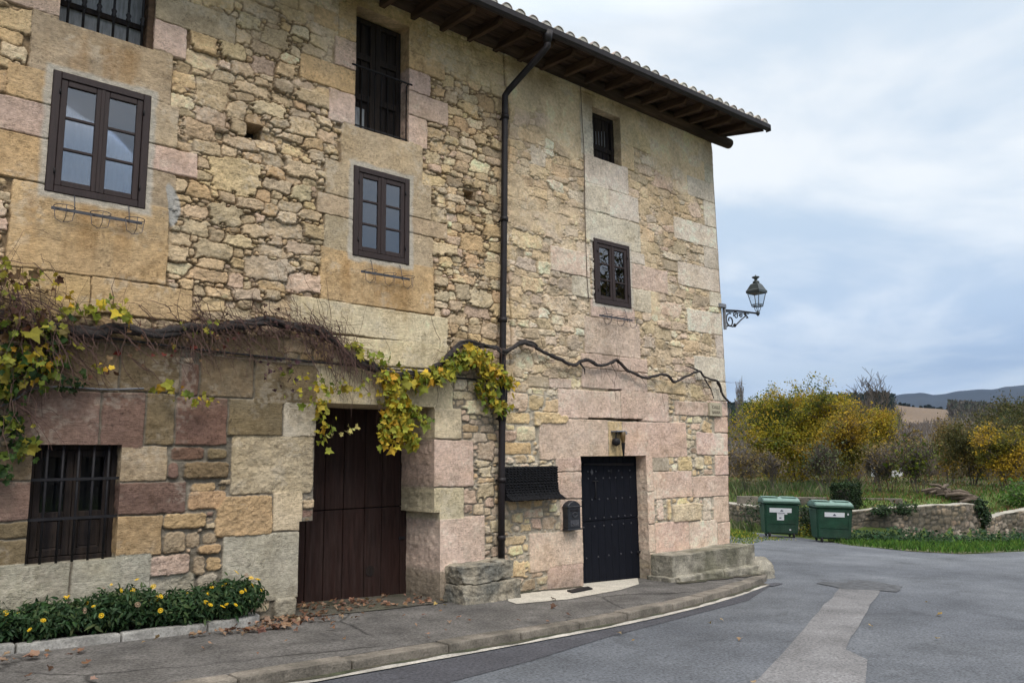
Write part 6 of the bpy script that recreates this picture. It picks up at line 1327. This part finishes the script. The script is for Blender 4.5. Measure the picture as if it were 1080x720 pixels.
# garden grass and tall weeds beyond the wall
def gpos(n, px0, px1, r0, r1):
    pass
AZ = lambda x, y: math.atan2(x, y+8.8)
az0, az1 = AZ(*(33.178,13.543)), AZ(*(38.685,1.371))
n = 26000; rr = 29+46*r5.random(n)**1.6; aa = r5.uniform(az0, az1, n); x = rr*np.sin(aa); y = rr*np.cos(aa)-8.8; z = tz(x, y)
ok = z > -0.6; blades('garden_grass', np.c_[x, y, z][ok], 0.11, GR+BRN+[(0.12, 0.13, 0.05), (0.10, 0.12, 0.03), (0.13, 0.11, 0.05)], 0.016)
n = 14000; rr = r5.uniform(26, 36, n); aa = r5.uniform(az0, az1, n); x = rr*np.sin(aa); y = rr*np.cos(aa)-8.8; f_, q_ = fr(x, y); k = (f_-np.interp(q_, gwr, gwf)) > 0.75; blades('wall_top_grass', np.c_[x, y, tz(x, y)][k], 0.10, GR+BRN[:1]+[(0.10, 0.12, 0.03)], 0.012)
n = 7000; rr = r5.uniform(31, 46, n); aa = r5.uniform(AZ(*(33.253,13.432)), AZ(*(36.124,8.378)), n); x = rr*np.sin(aa); y = rr*np.cos(aa)-8.8
k = fbm(x*0.9, y*0.9, 2, 8) > 0.5; blades('tall_weeds', np.c_[x, y, tz(x, y)][k], 0.34, [(0.06, 0.11, 0.03), (0.10, 0.12, 0.05), (0.16, 0.15, 0.09), (0.05, 0.08, 0.03)], 0.012, 0.25)

# ------------------------------------------------------------------ trees
def grow(base, h, w_, levels, rg, nstem=1, first=0.25, upb=0.5, branch=4):
    segs = []; tips = []
    def rec(p, d, L, r, lv):
        n = 3; pts = [p]
        for i in range(n):
            d = d+rg.normal(0, 0.13, 3); d[2] += 0.06*upb; d /= np.linalg.norm(d); q = pts[-1]+d*L/n
            segs.append((pts[-1], q, r*(1-0.22*i), r*(1-0.22*(i+1)))); pts.append(q)
        if lv == 0: tips.extend(pts[1:]); return
        for k in range(branch+(1 if rg.random() < 0.4 else 0)):
            f = rg.uniform(0.35, 1.0); i = min(int(f*n), n-1); q = pts[i]+(pts[i+1]-pts[i])*(f*n-i)
            a = rg.uniform(0, 2*math.pi); e = np.array([math.cos(a)*w_/h*1.3, math.sin(a)*w_/h*1.3, upb*rg.uniform(0.4, 1.1)])+d*0.45; e /= np.linalg.norm(e)
            rec(q, e, L*rg.uniform(0.5, 0.78), r*0.48, lv-1)
    for s in range(nstem):
        a = rg.uniform(0, 2*math.pi); d = np.array([math.cos(a)*0.35*(nstem > 1)*w_/h, math.sin(a)*0.35*(nstem > 1)*w_/h, 1.0]); d /= np.linalg.norm(d)
        rec(np.array(base)+np.array([math.cos(a), math.sin(a), 0])*0.15*(nstem > 1), d, h*(0.42 if levels > 1 else 0.6), h*0.020/(nstem**0.4), levels)
    return segs, np.array(tips)
def seg_mesh(name, segs, mt, parent, n=4, rmin=0.006):
    V = []; Q = []; ang = [2*math.pi*k/n for k in range(n)]
    P0 = np.array([s[0] for s in segs]); P1 = np.array([s[1] for s in segs]); R0 = np.maximum(np.array([s[2] for s in segs]), rmin); R1 = np.maximum(np.array([s[3] for s in segs]), rmin)
    d = P1-P0; d /= np.linalg.norm(d, axis=1)[:, None]+1e-9; u = np.cross(d, np.array([0.31, 0.77, 0.21])); u /= np.linalg.norm(u, axis=1)[:, None]+1e-9; v = np.cross(d, u)
    ring = lambda P, R_: np.stack([P+(u*math.cos(a)+v*math.sin(a))*R_[:, None] for a in ang], 1)
    V = np.concatenate([ring(P0, R0), ring(P1, R1)], 1); m = len(segs); b = np.arange(m)[:, None]*2*n
    Q = np.concatenate([np.stack([b[:, 0]+k, b[:, 0]+(k+1) % n, b[:, 0]+n+(k+1) % n, b[:, 0]+n+k], 1) for k in range(n)])
    return np_obj(name, V.reshape(-1, 3), Q, mt, None, True, parent)
def tree(name, loc, h, w_, label, pal, nleaf, lsize, seed, levels=3, nstem=1, upb=0.5, group=None, cat='tree', clump=0.25, branch=4, rmin=0.008, fill=0.0, bark=None, zcut=None):
    rg = np.random.default_rng(seed); x, y = loc; z = float(tz(np.array(x), np.array(y)))-0.05
    t = empty(name, (x, y, z), label, cat, group)
    segs, tips = grow((x, y, z), h, w_, levels, rg, nstem, upb=upb, branch=branch)
    # fit to the wanted height and width
    allp = np.array([s[1] for s in segs]); zs = h/(np.percentile(allp[:, 2], 99.5)-z); ws = (w_/2)/max(np.percentile(np.hypot(allp[:, 0]-x, allp[:, 1]-y), 97), 0.1)
    fx = lambda p: np.array([x+(p[0]-x)*ws, y+(p[1]-y)*ws, z+(p[2]-z)*zs])
    segs = [(fx(a), fx(b), r0, r1) for a, b, r0, r1 in segs]; tips = np.array([fx(p) for p in tips])
    seg_mesh('trunk', segs, bark or M['bark'], t, 4, rmin)
    if nleaf:
        src = tips if zcut is None else tips[tips[:, 2] < z+h*zcut]
        k = rg.integers(len(src), size=nleaf); P = src[k]+rg.normal(0, clump, (nleaf, 3))
        if fill:
            m = int(nleaf*fill); q = rg.normal(0, 1, (m, 3)); q /= np.linalg.norm(q, axis=1)[:, None]; q *= (rg.random(m)**0.4)[:, None]*(0.52+0.72*vn(q[:, 0]*2.2+seed, q[:, 2]*2.2+q[:, 1]*2, seed+3))[:, None]
            q = np.stack([x+q[:, 0]*w_*0.5, y+q[:, 1]*w_*0.5, z+h*0.50+q[:, 2]*h*0.49], 1); q = q[(q[:, 2] > z+0.15) & (vn(q[:, 0]*1.5+seed, q[:, 2]*1.6+q[:, 1], seed+8) > 0.36)]; P = np.vstack([P, q])
        P = P[P[:, 2] > z+0.12]
        n = len(P); pl = np.array(pal); ci = (vn(P[:, 0]*0.9+seed, P[:, 2]*1.1+P[:, 1]*0.6, seed)*len(pl)*1.3-0.15*len(pl)+rg.normal(0, 0.55, n)).astype(int).clip(0, len(pl)-1); C = pl[ci]*np.exp(rg.normal(0, 0.13, (n, 1)))
        V, F_, C = leaves(P, np.full(n, lsize), C, OVAL, np.tile([-0.2, -0.25, 0.45], (n, 1)), rg=rg)
        np_obj('crown', V, F_, M['leaf'], C, False, t)
    return t
YT = [(0.06, 0.085, 0.012), (0.13, 0.145, 0.015), (0.24, 0.21, 0.017), (0.34, 0.26, 0.02), (0.37, 0.24, 0.022), (0.24, 0.22, 0.017)]
OT = [(0.26, 0.165, 0.018), (0.38, 0.25, 0.02), (0.23, 0.18, 0.018), (0.12, 0.12, 0.018)]
DG = [(0.035, 0.048, 0.014), (0.055, 0.062, 0.017), (0.085, 0.078, 0.02), (0.045, 0.055, 0.016), (0.11, 0.085, 0.022)]
BT = [(0.16, 0.12, 0.04), (0.19, 0.13, 0.04), (0.12, 0.11, 0.04)]
tree('yellowing_tree', (40.123,13.697), 5.2, 7.0, 'broad bushy tree with yellow green autumn leaves behind the left container', YT, 42000, 0.085, 41, 4, 6, 0.45, clump=0.13, fill=0.7)
tree('golden_tree', (37.614,9.887), 3.9, 3.6, 'golden brown leafed small tree behind the clipped bush', OT, 15000, 0.075, 42, 4, 3, 0.5, clump=0.12, fill=0.3)
tree('bare_tree', (42.704,10.831), 5.9, 3.6, 'tall tree with bare upright top twigs and thin yellow lower leaves', YT[1:]+[(0.16, 0.15, 0.03)], 7000, 0.075, 43, 4, 2, 0.95, clump=0.22, branch=4, rmin=0.010, zcut=0.62)
tree('bare_tree', (46.938,13.579), 5.0, 2.4, 'thin bare upright tree left of the tallest bare one', YT[2:4], 500, 0.08, 63, 4, 2, 1.5, clump=0.2, rmin=0.009, zcut=0.5)
tree('bare_tree', (49.414,12.978), 4.9, 2.4, 'thin bare upright tree right of the tallest bare one', YT[2:4], 900, 0.08, 64, 4, 2, 1.5, clump=0.2, rmin=0.009, zcut=0.6)
tree('olive_tree', (50.367,7.697), 3.3, 3.4, 'olive leafed tree between the olive brown and dark green trees', DG[2:]+BT, 9000, 0.085, 65, 4, 3, 0.6, clump=0.16, fill=0.2)
tree('twiggy_shrub', (32.050,11.616), 2.5, 2.6, 'brown half bare shrub beside the house corner', BT, 900, 0.09, 44, 3, 6, 0.5, 'half bare garden shrubs', 'shrub', rmin=0.009)
tree('twiggy_shrub', (30.859,9.740), 1.8, 1.4, 'low bare dark shrub behind the left container', BT, 250, 0.08, 45, 3, 5, 0.5, 'half bare garden shrubs', 'shrub', rmin=0.009)
tree('twiggy_shrub', (32.790,8.340), 2.2, 1.5, 'upright twiggy shrub with grey green leaves between the containers', [(0.07, 0.09, 0.04), (0.10, 0.11, 0.05)], 700, 0.09, 46, 3, 6, 0.9, 'half bare garden shrubs', 'shrub', rmin=0.009)
tree('twiggy_shrub', (33.664,6.554), 1.9, 1.7, 'round bare brown shrub just right of the clipped bush', BT, 300, 0.08, 47, 3, 6, 0.6, 'half bare garden shrubs', 'shrub', rmin=0.009)
tree('twiggy_shrub', (34.832,6.389), 2.0, 1.8, 'bare brown shrub in front of the white hut', BT+YT[:2], 700, 0.10, 48, 3, 5, 0.7, 'half bare garden shrubs', 'shrub', rmin=0.009)
tree('twiggy_shrub', (33.375,4.696), 2.2, 1.7, 'tall brown thicket left of the driftwood pile', BT+YT[:2], 1100, 0.10, 49, 3, 7, 0.8, 'half bare garden shrubs', 'shrub', rmin=0.009)
tree('twiggy_shrub', (44.396,9.448), 2.9, 3.6, 'wide bare thicket in the middle of the garden', BT, 700, 0.12, 50, 3, 5, 0.6, 'half bare garden shrubs', 'shrub', rmin=0.011)
tree('russet_tree', (46.926,8.463), 3.4, 2.0, 'slim russet leafed tree rising behind the driftwood pile', BT+OT[:2], 4000, 0.09, 51, 3, 3, 0.8, clump=0.2, fill=0.4)
tree('russet_tree', (43.480,6.216), 3.1, 3.2, 'olive brown leafed tree right of the slim russet tree', [(0.09, 0.08, 0.02), (0.13, 0.095, 0.025), (0.07, 0.07, 0.02)], 5500, 0.09, 52, 3, 4, 0.6, clump=0.22, fill=0.7)
tree('golden_tree', (38.204,3.052), 2.7, 2.4, 'round orange yellow tree beyond the lower wall', OT, 11000, 0.075, 53, 4, 4, 0.5, clump=0.12, fill=0.35)
tree('dark_tree', (55.816,6.966), 4.9, 5.6, 'big dark green tree at the right edge behind the orange tree', DG, 20000, 0.09, 54, 4, 4, 0.5, clump=0.18, fill=0.3)
tree('dark_tree', (42.383,3.019), 3.6, 4.0, 'dark olive bush at the right edge of the garden', DG, 6000, 0.095, 55, 3, 4, 0.5, clump=0.30, cat='bush', fill=1.0)
tree('green_shrub', (33.601,0.997), 0.75, 1.6, 'low bright green shrub on the lower wall at the right edge', GRN+GR, 1500, 0.09, 56, 2, 6, 0.4, cat='shrub')
tree('poplar', (126.424,71.928), 21.5, 3.0, 'tallest bare poplar beyond the yellow tree', None, 0, 0, 57, 4, 1, 1.8, 'bare poplars beyond the garden', rmin=0.035, bark=M['palebark'])
tree('poplar', (133.990,78.645), 19.0, 2.8, 'shorter bare poplar next to the house corner', None, 0, 0, 58, 4, 1, 1.8, 'bare poplars beyond the garden', rmin=0.035, bark=M['palebark'])
tree('poplar', (125.159,73.875), 16.5, 2.6, 'lowest bare poplar half hidden by the house corner', None, 0, 0, 59, 4, 1, 1.8, 'bare poplars beyond the garden', rmin=0.035, bark=M['palebark'])
tree('street_tree', (24.5, -13.0), 13.5, 9.0, 'half bare tree across the street, seen reflected in the small window', BT+DG, 2500, 0.16, 60, 4, 1, 0.6, rmin=0.02)
# driftwood pile
dp = empty('driftwood_pile', (*(31.888,2.997), 0.1), 'heap of grey stumps and logs on the garden wall', 'log pile')
c = np.array((31.419,2.824)); rg = random.Random(6)
for k in range(26):
    mb = MB(); a = rg.gauss(-0.9, 0.35); L = rg.uniform(0.15, 0.5); p = (c[0]+rg.uniform(-0.5, 0.5)*0.6, c[1]+rg.uniform(-0.65, 0.65), 0.0); p = (p[0], p[1], float(tz(np.array(p[0]), np.array(p[1])))+0.05+rg.uniform(0.0, 0.36)); r_ = rg.uniform(0.03, 0.10); dz = rg.uniform(-0.08, 0.08)
    mb.tube([(p[0]-math.cos(a)*L, p[1]-math.sin(a)*L, p[2]-dz), (p[0], p[1], p[2]+0.05), (p[0]+math.cos(a)*L, p[1]+math.sin(a)*L, p[2]+dz)], [r_, r_*1.15, r_*0.8], 9); mb.build('log', M['log'], dp)
# small white hut far behind the shrubs
hx, hy = (65.885,20.238); hz = float(tz(np.array(hx), np.array(hy))); hut = empty('hut', (hx, hy, hz), 'small white walled hut half hidden behind the bare shrubs', 'hut')
mb = MB(); mb.box(hx-0.9, hx+0.9, hy-0.9, hy+0.9, hz-0.5, hz+1.3); mb.build('wall', M['shed'], hut)
mb = MB(); mb.prism([(hx-1.1, hz+1.3), (hx+1.1, hz+1.3), (hx+1.1, hz+1.36), (hx, hz+1.9), (hx-1.1, hz+1.36)], hy-1.0, hy+1.0); mb.build('roof', M['tile'], hut)
mb = MB(); mb.box(hx-0.93, hx-0.905, hy-0.3, hy+0.3, hz-0.4, hz+0.9); mb.build('door', M['oldwood'], hut)

# ------------------------------------------------------------------ far woods
def wood(name, n, r0, r1, a0, a1, h0, h1, pal, seed, nb=46, width=0.32, fan=0.30, rpow=1.0, keep=None):
    rg = np.random.default_rng(seed); r = r0+(r1-r0)*rg.random(n)**rpow; a = rg.uniform(a0, a1, n); x = r*np.sin(a); y = r*np.cos(a)-8.8
    if keep is not None: m = keep(r, a); r, a, x, y = r[m], a[m], x[m], y[m]; n = len(r)
    z = tz(x, y)-0.5; H = rg.uniform(h0, h1, n); pl = np.array(pal); col = pl[rg.integers(len(pl), size=n)]*np.exp(rg.normal(0, 0.18, (n, 1)))
    V = np.zeros((n, nb, 4, 3)); f = rg.random((n, nb)); s = rg.random((n, nb))**1.2*0.75
    lx = rg.normal(0, fan, (n, nb)); ly = rg.normal(0, fan, (n, nb)); L = H[:, None]*(0.18+0.35*f)*(1-0.5*s); wv = width*(r/300)[:, None]*(0.5+rg.random((n, nb)))*0.35+0.02
    ox = lx*H[:, None]*0.30*s; oy = ly*H[:, None]*0.30*s; bx = x[:, None]+ox; by = y[:, None]+oy; bz = z[:, None]+H[:, None]*s
    tx = bx+lx*L; ty = by+ly*L; tz_ = np.minimum(bz+L, z[:, None]+H[:, None]*1.02)
    px = np.cos(a)[:, None]*wv; py = -np.sin(a)[:, None]*wv
    V[:, :, 0] = np.stack([bx-px, by-py, bz], -1); V[:, :, 1] = np.stack([bx+px, by+py, bz], -1); V[:, :, 2] = np.stack([tx+px*0.5, ty+py*0.5, tz_], -1); V[:, :, 3] = np.stack([tx-px*0.5, ty-py*0.5, tz_], -1)
    tag(np_obj(name, V.reshape(-1, 3), np.arange(n*nb*4).reshape(-1, 4), M['leaf'], np.repeat(col, nb*4, 0)), kind='stuff')
A0, A1 = R(45), AZ(*(38.919,0.436))
nofield = lambda r, a: ~((r > 520) & (a > FA[0]) & (a < FA[1]))
wood('bare_woodland', 2300, 120, 560, A0, A1, 6, 11, [(0.19, 0.16, 0.14), (0.14, 0.12, 0.10), (0.23, 0.20, 0.175), (0.13, 0.10, 0.075)], 71, 46, keep=nofield)
wood('valley_thicket', 900, 70, 130, A0, A1, 1.5, 3.6, [(0.14, 0.11, 0.08), (0.11, 0.10, 0.06), (0.16, 0.12, 0.075)], 72, 60, 0.5)
wood('dark_pinewood', 1500, 700, 1010, A0, AZ(*(36.789,6.903)), 8, 13, [(0.022, 0.032, 0.02), (0.028, 0.038, 0.022)], 73, 40, 0.9, 0.45)
wood('ridge_trees', 120, 960, 1010, AZ(*(36.758,6.975)), A1, 2.5, 5, [(0.022, 0.032, 0.02), (0.03, 0.035, 0.022)], 74, 36, 0.9, 0.45)
wood('field_edge_pines', 60, 560, 620, AZ(*(37.026,6.336)), AZ(*(37.345,5.530)), 4, 7, [(0.022, 0.032, 0.02)], 75, 36, 0.7, 0.4)
wood('hill_woods', 900, 560, 1000, AZ(*(37.640,4.735)), A1, 8, 13, [(0.05, 0.055, 0.035), (0.09, 0.08, 0.06), (0.10, 0.085, 0.07)], 76, 40, 0.8, 0.35)

# ------------------------------------------------------------------ air
hm = bpy.data.materials.new('haze_air'); hm.use_nodes = True; hn = hm.node_tree; hn.nodes.clear()
ho = N(hn, 'ShaderNodeOutputMaterial'); hv = N(hn, 'ShaderNodeVolumePrincipled', Density=0.000034, Anisotropy=0.0); hv.inputs['Color'].default_value = (0.36, 0.56, 1.0, 1); hn.links.new(hv.outputs[0], ho.inputs['Volume'])
hb = MB(); hb.box(-9000, 7000, -9000, 7000, -120, 900); tag(hb.build('haze', hm), kind='stuff')
